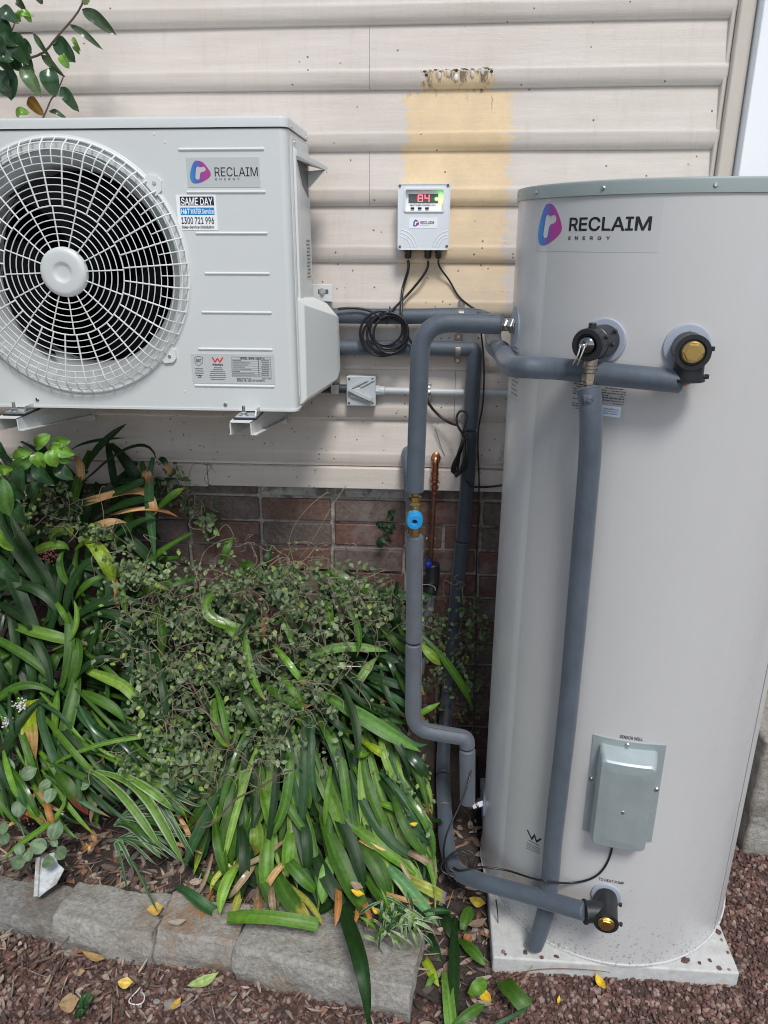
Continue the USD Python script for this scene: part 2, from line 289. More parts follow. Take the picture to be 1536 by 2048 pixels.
BRICKS = [masonry(f'brick_{n}', tuple(np.array(c) * .62), tuple(np.array(c) * 1.35), (.215, .185, .165), 70., 11., (.50, .72), .9, 170., .003) for n, c in
          (('red', (.155, .080, .064)), ('maroon', (.135, .074, .063)), ('grey', (.14, .106, .092)), ('brown', (.15, .090, .073)))]
BRICK_PAINTED = masonry('brick_painted', (.30, .28, .25), (.46, .44, .41), (.15, .12, .105), 60., 16., (.50, .60), .9, 140., .003)
MORTAR = masonry('mortar', (.27, .24, .21), (.46, .42, .37), (.10, .085, .075), 90., 14., (.52, .64), 1., 190., .005)
SOIL = pbr('soil', (.045, .032, .025), .95, var=.5, scale=25, bump=1., bscale=140, dist=.01)
GRAVEL_BASE = pbr('gravel_base', (.075, .045, .038), .95, var=.5, scale=60, bump=1., bscale=180, dist=.008)
STONE = masonry('sandstone', (.19, .182, .162), (.39, .37, .33), (.19, .15, .11), 75., 8., (.48, .66), 1., 110., .006)
STONE_TAN = masonry('sandstone_tan', (.20, .188, .165), (.37, .345, .305), (.25, .155, .088), 75., 9., (.45, .60), 1., 110., .006)
STONE_DARK = masonry('sandstone_dark', (.14, .138, .13), (.31, .298, .27), (.15, .122, .095), 70., 8., (.47, .66), 1., 100., .007)
CONCRETE = masonry('concrete', (.40, .40, .38), (.52, .52, .50), (.36, .35, .32), 50., 9., (.52, .66), .4, 220., .002, .85)
AC_PAINT = pbr('casing_paint', (.575, .595, .58), .34, var=.015, scale=3, bump=.03, bscale=700, dist=.0004)
AC_PLASTIC = pbr('casing_plastic', (.64, .66, .64), .38, var=.012, scale=3)
AC_SHROUD = pbr('shroud_grey', (.40, .415, .405), .55, var=.04, scale=6)
BLACK_DEEP = flat('fan_black', (.004, .0045, .005), .75, .1)
BLACK = pbr('black_plastic', (.013, .014, .016), .42, var=.15, scale=40, bump=.1, bscale=300)
CABLE = flat('cable_black', (.012, .012, .014), .38, .5)
WHITE_STEEL = pbr('bracket_white', (.62, .63, .61), .4, var=.03, scale=6)
ZINC = pbr('zinc', (.55, .57, .58), .32, 1., var=.15, scale=30)
STEEL = pbr('steel', (.62, .60, .56), .22, 1., var=.12, scale=50)
NICKEL = pbr('nickel', (.60, .55, .46), .28, 1., var=.15, scale=60)
BRASS = pbr('brass', (.62, .44, .16), .3, 1., var=.12, scale=60, bump=.1, bscale=400)
COPPER = pbr('copper', (.50, .22, .12), .33, 1., var=.3, scale=30)
COPPER_DULL = pbr('copper_dull', (.20, .095, .06), .5, .8, var=.35, scale=30)
def lagging_mat(name, c):
    return usdkit.material(stage, '/World/Looks/' + name, {
        'g': ('geometry', {}), 'n': ('noise_texture', {'scale': 14., 'detail': 7., 'roughness': .65}), 'r': ('rgb_ramp', {'ramp': [(.3, tuple(np.array(c) * .82)), (.72, tuple(np.array(c) * 1.16))]}),
        'v': ('noise_texture', {'scale': 420., 'detail': 3.}), 'w': ('noise_texture', {'scale': 60., 'detail': 4.}), 'ad': ('math', {'math_type': 'multiply_add', 'value2': 2.}),
        'b': ('bump', {'strength': .30, 'distance': .0016}), 'p': ('principled_bsdf', {'roughness': .55, 'specular_ior_level': .42, 'sheen_weight': .15})},
        [('g.position', 'n.vector'), ('n.fac', 'r.fac'), ('r.color', 'p.base_color'), ('g.position', 'v.vector'), ('g.position', 'w.vector'), ('w.fac', 'ad.value1'), ('v.fac', 'ad.value3'),
         ('ad.value', 'b.height'), ('b.normal', 'p.normal')], surface='p.BSDF')
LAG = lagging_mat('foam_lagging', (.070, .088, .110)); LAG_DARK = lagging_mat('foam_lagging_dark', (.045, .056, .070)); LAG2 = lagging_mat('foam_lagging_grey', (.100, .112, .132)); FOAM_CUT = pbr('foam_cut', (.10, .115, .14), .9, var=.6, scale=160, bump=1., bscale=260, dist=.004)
TANK = usdkit.material(stage, '/World/Looks/tank_paint', {
    'g': ('geometry', {}), 'x': ('separate_xyz', {}), 'm': ('mapping', {'scale': (5., 5., .7)}), 'n': ('noise_texture', {'scale': 1., 'detail': 6., 'roughness': .65}), 'r': ('rgb_ramp', {'ramp': [(.3, (.475, .47, .455)), (.7, (.505, .50, .49))]}),
    'n1': ('noise_texture', {'scale': 130., 'detail': 3.}), 'zr': ('map_range', {'from_min': .05, 'from_max': .42, 'to_min': .06, 'to_max': -.16, 'clamp': True}), 'a': ('math', {'math_type': 'add'}), 'mr': ('map_range', {'from_min': .62, 'from_max': .70, 'to_min': 0., 'to_max': .55, 'clamp': True}), 'mx': ('mix_color', {'b': (.16, .115, .085)}),
    'n3': ('noise_texture', {'scale': 9., 'detail': 5., 'roughness': .7}), 'rr': ('map_range', {'from_min': .3, 'from_max': .7, 'to_min': .27, 'to_max': .42}),
    'n2': ('noise_texture', {'scale': 3.2, 'detail': 2.}), 'n4': ('noise_texture', {'scale': 800., 'detail': 2.}), 'b2': ('bump', {'strength': .05, 'distance': .0003}), 'b': ('bump', {'strength': .22, 'distance': .006}),
    'p': ('principled_bsdf', {'specular_ior_level': .5, 'coat_weight': .4, 'coat_roughness': .2})},
    [('g.position', 'x.vector'), ('g.position', 'm.vector'), ('m.vector', 'n.vector'), ('n.fac', 'r.fac'), ('g.position', 'n1.vector'), ('x.z', 'zr.value'), ('zr.result', 'a.value1'), ('n1.fac', 'a.value2'), ('a.value', 'mr.value'), ('mr.result', 'mx.fac'), ('r.color', 'mx.a'), ('mx.result', 'p.base_color'),
     ('g.position', 'n3.vector'), ('n3.fac', 'rr.value'), ('rr.result', 'p.roughness'), ('g.position', 'n2.vector'), ('g.position', 'n4.vector'), ('n4.fac', 'b2.height'), ('b2.normal', 'b.normal'), ('n2.fac', 'b.height'), ('b.normal', 'p.normal')], surface='p.BSDF')
TANK_LID = pbr('lid_paint', (.27, .315, .305), .38, var=.03, scale=5)
COVER = pbr('cover_galvanised', (.33, .385, .385), .45, .35, var=.12, scale=14)
WASHER = flat('flange_grey', (.33, .365, .42), .45)
PVC = pbr('pvc_grey', (.44, .475, .48), .42, var=.03)
CONDUIT_DARK = flat('conduit_dark', (.035, .042, .05), .5)
BOX_WHITE = pbr('controller_white', (.66, .69, .71), .36, var=.01)
INK = flat('ink_black', (.012, .012, .013), .5); INK_GREY = flat('ink_grey', (.10, .10, .10), .5); INK_BLUE = flat('ink_blue', (.015, .22, .52), .45); INK_NAVY = flat('ink_navy', (.015, .016, .03), .5)
INK_RED = flat('ink_red', (.60, .05, .06), .5); PAPER = flat('paper_white', (.80, .82, .82), .45); PLATE = flat('plate_silver', (.47, .49, .48), .4); PLATE2 = flat('film_grey', (.475, .478, .468), .28)
LOGO = usdkit.material(stage, '/World/Looks/emblem_print', {'a': ('attribute', {'attribute': 'leafcol'}), 'p': ('principled_bsdf', {'roughness': .4})}, [('a.color', 'p.base_color')], surface='p.BSDF')
LCD = flat('display_window', (.075, .085, .085), .15); DIGIT = glow('digit_red', (1., .05, .07), 3.2); LED = glow('led_green', (.12, 1., .08), 3.5); LED_Y = glow('led_amber', (1., .75, .1), 4.)
BLUE_CAP = pbr('valve_cap_blue', (.02, .27, .58), .42, var=.25, scale=120, bump=.2, bscale=300)
BLUE_DARK = flat('valve_blue_dark', (.01, .035, .22), .25)
LEAF = vcol('leaf', .46, .14, .30); GLOSSY = vcol('leaf_glossy', .26, .10, .5, .1); DRY = vcol('leaf_dry', .75, .1); VINE = vcol('vine_leaf', .5, .14); STEM = pbr('stem_brown', (.09, .062, .042), .85, var=.4, scale=40)
STEM_PALE = pbr('stem_straw', (.27, .21, .12), .75, var=.3, scale=40); SPAL = pbr('flower_pale', (.62, .60, .58), .7, var=.1); SEED = pbr('seed_orange', (.22, .07, .03), .7, var=.5, scale=200); BERRY = pbr('seed_red', (.10, .025, .022), .7, var=.5, scale=200)
SHARD = masonry('shard_white', (.40, .42, .43), (.55, .57, .58), (.25, .22, .18), 80., 22., (.50, .64), .6, 160., .003, .7)

# ------------------------------------------------------------------ ground and soil
KERB = np.array([(-2.6, -.70), (-1.6, -.765), (-1.165, -.816), (-.789, -.872), (-.486, -.903), (-.257, -.944), (-.03, -.985), (.3, -1.03)])
def kerb_y(x): return np.interp(x, KERB[:, 0], KERB[:, 1])
def smooth01(t): t = np.clip(t, 0, 1); return t * t * (3 - 2 * t)
def soil_z(x, y):
    x, y = np.asarray(x, float), np.asarray(y, float); t = (y - kerb_y(x) - .06) / np.maximum(-kerb_y(x) - .06, .1)
    bed = .044 + .034 * smooth01((x + 1.05) / .35) + .247 * smooth01(t); low = .012 + .07 * smooth01(t * 1.2)
    k = smooth01((x + .12) / .22); z = bed * (1 - k) + low * k
    k2 = smooth01((x - .15) / .04); z = z * (1 - k2) + k2 * (-.02)
    return z + .022 * (meshkit.fbm(np.stack([x * 9, y * 9, 0 * x], -1), 4, 3) - .5)
g = 60.0
gx = np.r_[-g, -8, np.linspace(-2.6, 2.2, 97), 8, g]; gy = np.r_[-g, -8, np.linspace(-2.4, .2, 53), 8, g]
X, Y = np.meshgrid(gx, gy, indexing='ij'); Z = .012 * (meshkit.fbm(np.stack([X * 7, Y * 7, 0 * X], -1), 3, 5) - .5) * (abs(X) < 3) * (abs(Y) < 2.5)
def gridmesh(X, Y, Z):
    a, b = X.shape; i = np.arange(a * b).reshape(a, b); q = np.stack([i[:-1, :-1], i[1:, :-1], i[1:, 1:], i[:-1, 1:]], -1).reshape(-1, 4)
    return trimesh.Trimesh(np.stack([X, Y, Z], -1).reshape(-1, 3), np.vstack([q[:, [0, 1, 2]], q[:, [0, 2, 3]]]), process=False)
solo('gravel_ground', gridmesh(X, Y, Z), GRAVEL_BASE, kind='structure', smooth=True)
sx, sy = np.linspace(-2.4, .19, 130), np.linspace(0, 1, 60)
X, S = np.meshgrid(sx, sy, indexing='ij'); Y = (kerb_y(X) + .05) * (1 - S) + .018 * S; Z = soil_z(X, Y)
solo('garden_soil', gridmesh(X, Y, Z), SOIL, kind='structure', smooth=True)

# ------------------------------------------------------------------ brick base wall: every brick its own piece
bw = thing('brick_wall', 'dark red brick base wall with pale mortar below the painted boards', 'brick wall', (0, .02, 0))
BASE_Z = 1.055; CO = .0862
part(bw, 'mortar', box(V(-2.3, .026, -.1), V(2.3, .13, BASE_Z + .05)), MORTAR, False)
rb = random.Random(3)
for c in range(13):
    z1 = BASE_Z + .035 - c * CO - .0005; z0 = z1 - CO + .011
    off = (c % 2) * .12 + .03
    x = -2.05 + off
    while x < 1.6:
        w = .23 if rb.random() > .12 else .11
        if x > .95 or z0 < -.06: break
        if not (x > .2 and x < .9 and z1 < 1.0 and c > 3 and False):
            j = rb.uniform(-.0045, .004); m = cbox(V(x + .0, .014 + j, z0 + rb.uniform(-.0015, .0015)), V(x + w, .10, z1 + rb.uniform(-.0015, .0015)), .0035)
            m.vertices[:, 1] += .005 * (meshkit.noise(m.vertices * 31, 2) - .5); m.vertices[:, 2] += .0075 * (meshkit.noise(m.vertices * 23, 4) - .5); m.vertices[:, 0] += .005 * (meshkit.noise(m.vertices * 29, 6) - .5)
            mat = BRICK_PAINTED if c == 0 and -.62 < x < -.1 else (BRICKS[2] if c == 0 or x < -.75 and rb.random() < .5 else rb.choice(BRICKS))
            part(bw, 'brick', m, mat, False)
        x += w + rb.uniform(.009, .013)

# ------------------------------------------------------------------ weatherboards
wb = thing('weatherboard_wall', 'cream weatherboard house wall with a bare peach patch and dark specks', 'house wall', (0, 0, 1))
part(wb, 'wall_frame', box(V(-2.3, .03, BASE_Z + .01), V(2.3, .12, 3.3)), TRIM, False)
BZ = [2.324, 2.1745, 2.0245, 1.8850, 1.7340, 1.5840, 1.4280, 1.2730, 1.1245]
tops = [3.2, 3.05, 2.9, 2.755, 2.61, 2.468]
XE = .722
def board(x0, x1, zb, zt):
    k = zt - zb
    prof = [(.006, zt + .012), (-.003, zt + .001), (-.0160, zb + .055), (-.0180, zb + .0475), (-.0190, zb + .0445), (-.0190, zb + .040), (-.0187, zb + .032), (-.0181, zb + .024), (-.0167, zb + .0165), (-.0138, zb + .0095), (-.0092, zb + .004), (-.0040, zb + .0008), (0.004, zb), (.02, zb), (.02, zt + .012)]
    n = max(2, int((x1 - x0) / .06)); xs = np.linspace(x0, x1, n); P = np.array(prof)
    v = np.stack([np.repeat(xs, len(P)), np.tile(P[:, 0], n), np.tile(P[:, 1], n)], 1)
    w = (meshkit.noise(np.stack([v[:, 0] * 2.3, 0 * v[:, 0], np.full(len(v), zb * 7)], 1), 9) - .5)
    v[:, 1] += .0022 * w; v[:, 2] += .003 * (meshkit.noise(np.stack([v[:, 0] * 1.7, 0 * v[:, 0] + 3, np.full(len(v), zb * 5)], 1), 8) - .5)
    f = []; k = len(P)
    for i in range(n - 1):
        for a in range(k):
            b = (a + 1) % k; f += [[i * k + a, i * k + b, (i + 1) * k + b], [i * k + a, (i + 1) * k + b, (i + 1) * k + a]]
    for e in (0, (n - 1) * k): f += [[e, e + a, e + a + 1] for a in range(1, k - 1)]
    return trimesh.Trimesh(v, f, process=False)
zt = 3.36
for i, zb in enumerate(tops + BZ):
    joint = {7: -.204, 9: -.206, 4: -.9, 11: -1.4, 13: .05}.get(i, None)
    if i in (14,): joint = None
    spans = [(-2.3, XE)] if joint is None else [(-2.3, joint - .0005), (joint + .0005, XE)]
    for a, b in spans: part(wb, 'board', board(a, b, zb, zt), BOARD, 28)
    zt = zb
for a, b, dz in ((-2.3, -.7325, -.004), (-.7305, .9, 0)):
    part(wb, 'bottom_plate', rbox(V(a, -.0235, 1.0545 + dz), V(b, .012, 1.1235), .003), BOARD, 40)
ct = thing('corner_trim', 'beige vertical timber corner trim where the boards end', 'trim', (XE, 0, 1.0))
part(ct, 'corner_bead', rbox(V(XE + .0015, -.036, 1.0), V(XE + .042, .015, 3.3), .006), TRIM)
part(ct, 'cover_strip', rbox(V(XE - .012, -.018, 1.0), V(XE + .0005, .012, 3.3), .004), TRIM)
wp = thing('white_post', 'bright white square post right of the boards behind the tank', 'post', (.85, -.05, 0))
part(wp, 'post_shaft', rbox(V(.768, -.068, -.02), V(.978, .05, 3.3), .004), POST)
part(wp, 'gap_strip', rbox(V(XE + .044, -.02, 1.0), V(.766, .02, 3.3), .002), TRIM)  # plain trim paint in the gap between bead and post

# remnant of an old fitting: sealant ridge with screw stubs on the board
rm = thing('sealant_remnant', 'ragged strip of dirty sealant and filler blobs above the peach patch', 'sealant', at(915, 148, -.014))
pr = random.Random(5)
for k in range(26):
    px = 850 + k * 5.3 + pr.uniform(-1, 1); c = at(px, 142 - (px - 850) * .04 + pr.uniform(-2, 2), -.0188); s = pr.uniform(.002, .0045)
    m = trimesh.creation.icosphere(1, s); m.vertices *= [1.7, .6, .8]; m.apply_translation(c); part(rm, 'sealant_bead', m, [STEM, TRIM, MORTAR, STONE_TAN][k % 4], True)
for px, py in ((879, 152), (912, 155), (945, 149), (897, 147), (965, 143)):
    m = trimesh.creation.icosphere(2, .0085); m.vertices *= [.62, .3, 1.]; m.apply_translation(at(px, py, -.0200)); part(rm, 'filler_blob', m, [BOX_WHITE, TRIM][px % 2], True)
for px, py in ((853, 150), (983, 143), (913, 141)): part(rm, 'screw_hole', disc_cyl(at(px, py, -.0182), (0, -1, 0), .004, .003, 8), BLACK)

# ------------------------------------------------------------------ kerb stones and the big stone behind the tank
def rock(lo, hi, seed, amp=.014, rd=.02):
    m = rbox(lo, hi, rd, 2); m = trimesh.Trimesh(*trimesh.remesh.subdivide_to_size(m.vertices, m.faces, .014), process=False); m.merge_vertices()
    n = m.vertex_normals; d = .9 * (meshkit.fbm(m.vertices * 17, 5, seed) - .5) + 1.1 * (meshkit.fbm(m.vertices * [5, 7, 9], 2, seed + 9) - .5) + .35 * np.abs(meshkit.fbm(m.vertices * [9, 12, 26], 3, seed + 4) - .5)
    m.vertices = m.vertices + n * (amp * 2 * d)[:, None]; return m
def along(m, a, b):   # turn a stone lying along +x to run from a to b (ground points)
    ang = math.atan2(b[1] - a[1], b[0] - a[0]); T = trimesh.transformations.rotation_matrix(ang, [0, 0, 1]); T[:3, 3] = [a[0], a[1], 0]; return moved(m, T)
kx = [-2.3, -1.70, -1.00, -.712, -.487, -.029]; hs = [.062, .062, .068, .094, .102, .097]; dp = [.13, .13, .12, .125, .12, .17]
kl = ['', 'far left', 'grey', 'mossy', 'tan', 'grey']
klab = ['leftmost rough grey kerb stone running out of the frame', 'rough dark grey kerb stone at the left edge of the frame',
        'rough grey kerb stone below the white shard, between two cracks', 'short tan stained kerb stone with rusty brown lower right corner', 'long pale grey end kerb stone, a long dark leaf hanging over it']
for i in range(5):
    a, b = V(kx[i] + .0015, kerb_y(kx[i]) + (0, .004, -.006, .005, -.003)[i], 0), V(kx[i + 1] - .0015, kerb_y(kx[i + 1]) + (0, .006, -.004, .002, .0)[i], 0); Ln = np.linalg.norm(b - a)
    if i == 0: continue
    m = rock(V(0, .004, -.03), V(Ln, dp[i + 1], hs[i + 1]), 11 + i, .0095, .006); tilt = smooth01((m.vertices[:, 2] - .03) / .09); m.vertices[:, 1] += .020 * tilt * (.6 + .8 * meshkit.noise(m.vertices * [11, 0, 0] + i * 5, 3)); m = along(m, a, b)
    solo('kerb_stone', m, [STONE, STONE_DARK, STONE, STONE_TAN, STONE][i], klab[i], 'kerb stone', 'sandstone kerb along the garden bed', smooth=50)
solo('retaining_stone', rock(V(.978, -.372, -.04), V(1.9, -.02, .43), 31, .007, .012), STONE, 'big rough grey retaining stone right of the tank foot', 'stone', smooth=50)
# slab under the tank
solo('concrete_slab', rbox(V(.178, -.826, -.03), V(.802, -.13, .05), .006), CONCRETE, 'square pale concrete slab under the grey tank', 'slab')

# ------------------------------------------------------------------ wall bracket
AY, AX, AZ0, AZ1 = -.370, -.365, 1.381, 2.041; AL, AB = -1.27, -.08
br = thing('wall_bracket', 'white steel wall bracket with two channel arms carrying the heat pump', 'bracket', (-.8, -.02, 1.34))
def arm(xc):
    w, t = .028, .0028; y0, y1 = -.445, -.030; zt = 1.366
    top = box(V(xc - w, y0, zt - t), V(xc + w, y1, zt)); ms = [top]
    for s in (-1, 1):   # side flanges deepen towards the wall
        xo = xc + s * w; P = [(y0, zt - .0005), (y0, zt - .034), (y1, zt - .085), (y1, zt - .0005)]
        ms.append(hull([(xo - s * t, a, b) for a, b in P] + [(xo, a, b) for a, b in P]))
        lipw = .013; Q = [(y0, zt - .034), (y1, zt - .085)]
        ms.append(hull([(xo + s * dx, a, b + dz) for a, b in Q for dx in (-.0005, lipw if s > 0 else .002) for dz in (-.0, .0026)]))
        ms.append(hull([(xo - s * dx + s * .0008, a, b + dz) for a, b in [(y0 + .05, zt - .022), (y1 - .05, zt - .03)] for dx in (0, .003) for dz in (-.003, .003)]))
    return cat_(ms)
for xc in (-.4985, -1.112): part(br, 'arm', arm(xc), WHITE_STEEL, 20)
for xc in (-.4985, -1.112):
    part(br, 'upright', rbox(V(xc - .030, -.029, 1.262), V(xc + .034, -.018, 1.70), .002), WHITE_STEEL)
part(br, 'cross_rail', cat_([rbox(V(-1.3, -.034, 1.628), V(-.313, -.0305, 1.678), .0015), rbox(V(-1.3, -.034, 1.628), V(-.318, -.018, 1.632), .0015)]), WHITE_STEEL)
c = at(645, 583, -.035); part(br, 'slot', rbox(c - V(.013, .0005, .006), c + V(.017, .0015, .006), .0008), INK_GREY); part(br, 'bolt', cat_([disc_cyl(c, (0, -1, 0), .0095, .002, 20), hexnut(c + V(0, -.002, 0), (0, -1, 0), .0068, .006)]), ZINC)

# ------------------------------------------------------------------ heat pump
hp = thing('heat_pump', 'white outdoor heat pump unit with round fan grille on the wall', 'heat pump', ((AL + AX) / 2, (AY + AB) / 2, AZ0))
def plan(off=0, r=.02):
    return sbox(AL - off, AY - off, AX + off, AB + off).buffer(-r).buffer(r, quad_segs=8)
FC = V(-.925, 0, 1.724); FR = .297
casing = trimesh.creation.extrude_polygon(plan(), AZ1 - AZ0, engine='earcut'); casing.apply_translation([0, 0, AZ0])
cut = trimesh.creation.cylinder(.278, .5, sections=96); cut.apply_transform(trimesh.transformations.rotation_matrix(np.pi / 2, [1, 0, 0])); cut.apply_translation([FC[0], AY, FC[2]])
inner = extr(plan(-.004, .018), AZ1 - AZ0 - .008, trimesh.transformations.translation_matrix([0, 0, AZ0 + .004]))
casing = trimesh.boolean.difference([casing, trimesh.boolean.union([cut.copy(), inner], engine='manifold')], engine='manifold')
part(hp, 'casing', casing, AC_PAINT, 30)
p0 = np.array(plan(.0035, .022).exterior.coords)[:-1]; p1 = np.array(plan(-.004, .018).exterior.coords)[:-1]; pm = np.array(plan(.002, .021).exterior.coords)[:-1]
part(hp, 'lid', hull(np.vstack([np.c_[p0, np.full(len(p0), AZ1 + .0035)], np.c_[p0, np.full(len(p0), AZ1 + .020)], np.c_[pm, np.full(len(pm), AZ1 + .0245)], np.c_[p1, np.full(len(p1), AZ1 + .027)]])), AC_PAINT, 35)
part(hp, 'lid_gap', extr(plan(-.001), .0036, trimesh.transformations.translation_matrix([0, 0, AZ1])), INK_GREY)
part(hp, 'bottom_flange', extr(plan(.002), .006, trimesh.transformations.translation_matrix([0, 0, AZ0 - .003])), AC_PAINT, 30)
# fan opening: ring recess, shroud funnel, fan, dark interior
back = (0, -1, 0)
part(hp, 'fan_recess_ring', lathe([(.310, -.0006), (.3085, .0016), (.3025, .0022), (.301, -.001)], V(FC[0], AY, FC[2]), back, 96), AC_PAINT, True)
part(hp, 'shroud', lathe([(.283, .0002), (.279, -.004), (.262, -.022), (.248, -.040), (.241, -.058), (.239, -.12)], V(FC[0], AY, FC[2]), back, 96), AC_SHROUD, 60)
part(hp, 'fan_motor', disc_cyl(V(FC[0], AY + .13, FC[2]), back, .055, .08, 32), BLACK_DEEP)
fb = part(hp, 'coil_back', box(V(AL + .02, AB - .03, AZ0 + .02), V(AX - .02, AB - .012, AZ1 - .02)), BLACK_DEEP, False)
part(hp, 'fan_chamber', lathe([(.2395, -.10), (.245, -.24)], V(FC[0], AY, FC[2]), back, 64), BLACK_DEEP, True)
for k in range(3):
    th = np.linspace(0, 1.55, 14); rr = np.linspace(.055, .225, 10); A, Rr = np.meshgrid(th, rr, indexing='ij'); a = A * (.62 + .38 * Rr / .225) + k * 2.0944 + .5 + (Rr - .05) * 1.2
    yy = AY + .11 - .045 * np.sin(A) - .03 * A; part(hp, 'fan_blade', gridmesh(FC[0] + Rr * np.cos(a), yy, FC[2] + Rr * np.sin(a)), BLACK_DEEP, True)
# grille
def gprof(r): return AY - .033 * (1 - np.clip((r - .262) / (.302 - .262), 0, 1) ** 2.4) - .002
def ring(r, t):
    th = np.linspace(0, 2 * np.pi, 97)[:-1]; P = np.stack([FC[0] + r * np.cos(th), np.full(96, gprof(r)), FC[2] + r * np.sin(th)], 1); P = np.vstack([P, P[:2]])
    return tube(P, t, 6, False)
gr = part(hp, 'fan_grille', cat_([ring(r, .0014) for r in (.0735, .089, .1045, .12, .1355)]), AC_PLASTIC, True)
part(gr, 'ring_frame', cat_([ring(.151, .0019), ring(.302, .004), ring(.291, .0019)]), AC_PLASTIC, True)
for r in (.1665, .182, .1975, .213, .2285, .244, .2595, .275): part(gr, 'ring', ring(r, .0013), AC_PLASTIC, True)
def spoke(a, ra, rb, t):
    rr = np.r_[np.linspace(ra, min(rb, .26), 3), np.linspace(.268, rb, 6)] if rb > .262 else np.linspace(ra, rb, 3)
    return tube(np.stack([FC[0] + rr * np.cos(a), gprof(rr) - .0008, FC[2] + rr * np.sin(a)], 1), t, 6)
for k in range(32): part(gr, 'spoke', spoke((k + .35) * np.pi / 16, .151, .304, .0021), AC_PLASTIC, True)
for k in range(32): part(gr, 'short_spoke', spoke((k + .85) * np.pi / 16, .244, .304, .0015), AC_PLASTIC, True)
for k in range(16): part(gr, 'inner_spoke', spoke((k + .1) * np.pi / 8, .055, .151, .0018), AC_PLASTIC, True)
part(gr, 'hub_cap', lathe([(0, .0045), (.012, .0046), (.0185, .0052), (.0225, .0085), (.027, .0098), (.046, .0098), (.054, .0082), (.0585, .003), (.0595, -.006), (.055, -.008)], V(FC[0], gprof(.06), FC[2]), back, 64), AC_PAINT, 40)
for a in (.705, -.72, -2.45, 2.4):
    c = V(FC[0] + .312 * np.cos(a), AY, FC[2] + .312 * np.sin(a)); tri = Polygon([(-.016, -.02), (.0, -.02), (.013, -.006), (.013, .006), (0, .02), (-.016, .02)]).buffer(.003)
    part(gr, 'mounting_ear', onwall(affinity.translate(affinity.rotate(tri, math.degrees(a), origin=(0, 0)), c[0], c[2]), .006, AY), AC_PLASTIC)
    part(gr, 'ear_screw', disc_cyl(c + V(0, -.0061, 0), back, .0045, .002, 14), ZINC)
# pressed ribs on the front
for y, a, b in ((298.5, 355, 530), (384, 372, 533), (466.5, 390, 537), (547, 408, 541), (625, 402, 545), (698.5, 395, 547), (772, 388, 551)):
    P0, P1 = at(a, y, AY), at(b, y, AY); z = (P0[2] + P1[2]) / 2
    sec = [(AY + .001, .0045), (AY - .0032, .0004), (AY - .0028, -.0014), (AY + .001, -.0042)]
    part(hp, 'pressed_rib', hull([(P0[0] + .0035, q, z + d) for q, d in sec] + [(P1[0] - .0035, q, z + d) for q, d in sec] + [(P0[0], AY + .001, z), (P1[0], AY + .001, z)]), AC_PAINT, 20)
for px, py in ((308, 268), (330, 284), (370, 782)): part(hp, 'dimple', disc_cyl(at(px, py, AY + .0008), back, .0026, .0018, 12), AC_PLASTIC)
for px, py in ((75, 799), (451, 809)): part(hp, 'screw', cat_([disc_cyl(at(px, py, AY), back, .0052, .0022, 16), disc_cyl(at(px, py, AY) - V(0, .002, 0), back, .003, .0022, 6)]), STEEL)
# right side: seam strips, service cover with bulge, carrying handle
part(hp, 'side_seam', rbox(V(AX - .002, -.338, AZ0 + .03), V(AX + .0022, -.332, AZ1 - .012), .001), AC_PAINT)
part(hp, 'side_panel', rbox(V(AX - .004, -.326, AZ0 + .006), V(AX + .003, -.085, AZ1 - .008), .0025), AC_PAINT)
bul = [(AX, -.318, 1.392), (AX, -.318, 1.655), (AX + .012, -.312, 1.405), (AX + .012, -.312, 1.640),
       (AX + .067, -.135, 1.425), (AX + .066, -.135, 1.598), (AX + .072, -.098, 1.445), (AX + .070, -.098, 1.588), (AX + .05, -.135, 1.408), (AX + .045, -.14, 1.628), (AX, -.09, 1.40), (AX, -.09, 1.64), (AX + .066, -.086, 1.45), (AX + .066, -.086, 1.585)]
pts = np.vstack([np.array(bul)[:, None] * [1, 1, 1] + trimesh.creation.icosphere(1, .007).vertices[None]][0]); part(hp, 'service_cover', hull(pts.reshape(-1, 3)), AC_PLASTIC, 50)
upper = [(AX, -.315, 1.64), (AX + .008, -.310, 1.64), (AX + .008, -.310, 2.005), (AX, -.315, 2.012), (AX, -.262, 1.64), (AX + .008, -.266, 1.64), (AX + .008, -.266, 1.93), (AX, -.262, 1.93)]
part(hp, 'cover_flange', hull(upper), AC_PLASTIC, 20)
hA, hB = V(AX + .004, -.300, 2.006), V(AX + .004, -.09, 2.004)
part(hp, 'handle', cat_([hull([(AX, -.308, 2.008), (AX, -.09, 2.008), (AX + .010, -.305, 2.004), (AX + .055, -.125, 1.980), (AX + .055, -.100, 1.980), (AX, -.308, 1.985), (AX, -.09, 1.985), (AX + .010, -.303, 1.990), (AX + .053, -.125, 1.972), (AX + .053, -.100, 1.972)]),
    hull([(AX, -.112, 1.97), (AX, -.094, 1.97), (AX + .050, -.112, 1.974), (AX + .050, -.10, 1.974), (AX + .020, -.112, 1.958), (AX + .020, -.1, 1.958), (AX + .008, -.112, 1.940), (AX + .008, -.1, 1.940), (AX, -.112, 1.925), (AX, -.1, 1.925)])]), AC_PLASTIC, 30)
part(hp, 'handle_shade_patch', hull([(AX + .0025, -.262, 1.985), (AX + .0025, -.114, 1.985), (AX + .0038, -.262, 1.985), (AX + .0038, -.114, 1.985), (AX + .0038, -.2, 1.93), (AX + .0038, -.114, 1.905), (AX + .0025, -.2, 1.93), (AX + .0025, -.114, 1.905)]), INK_GREY, False)  # flat dark patch: shade of the hollow under the handle put into colour
for yq, zq in ((-.325, AZ1 + .009), (-.115, AZ1 + .009), (-.29, 2.0 + .02)): part(hp, 'lid_screw', disc_cyl(V(AX + .002, yq, zq), (1, 0, 0), .0045, .003, 14), STEEL)
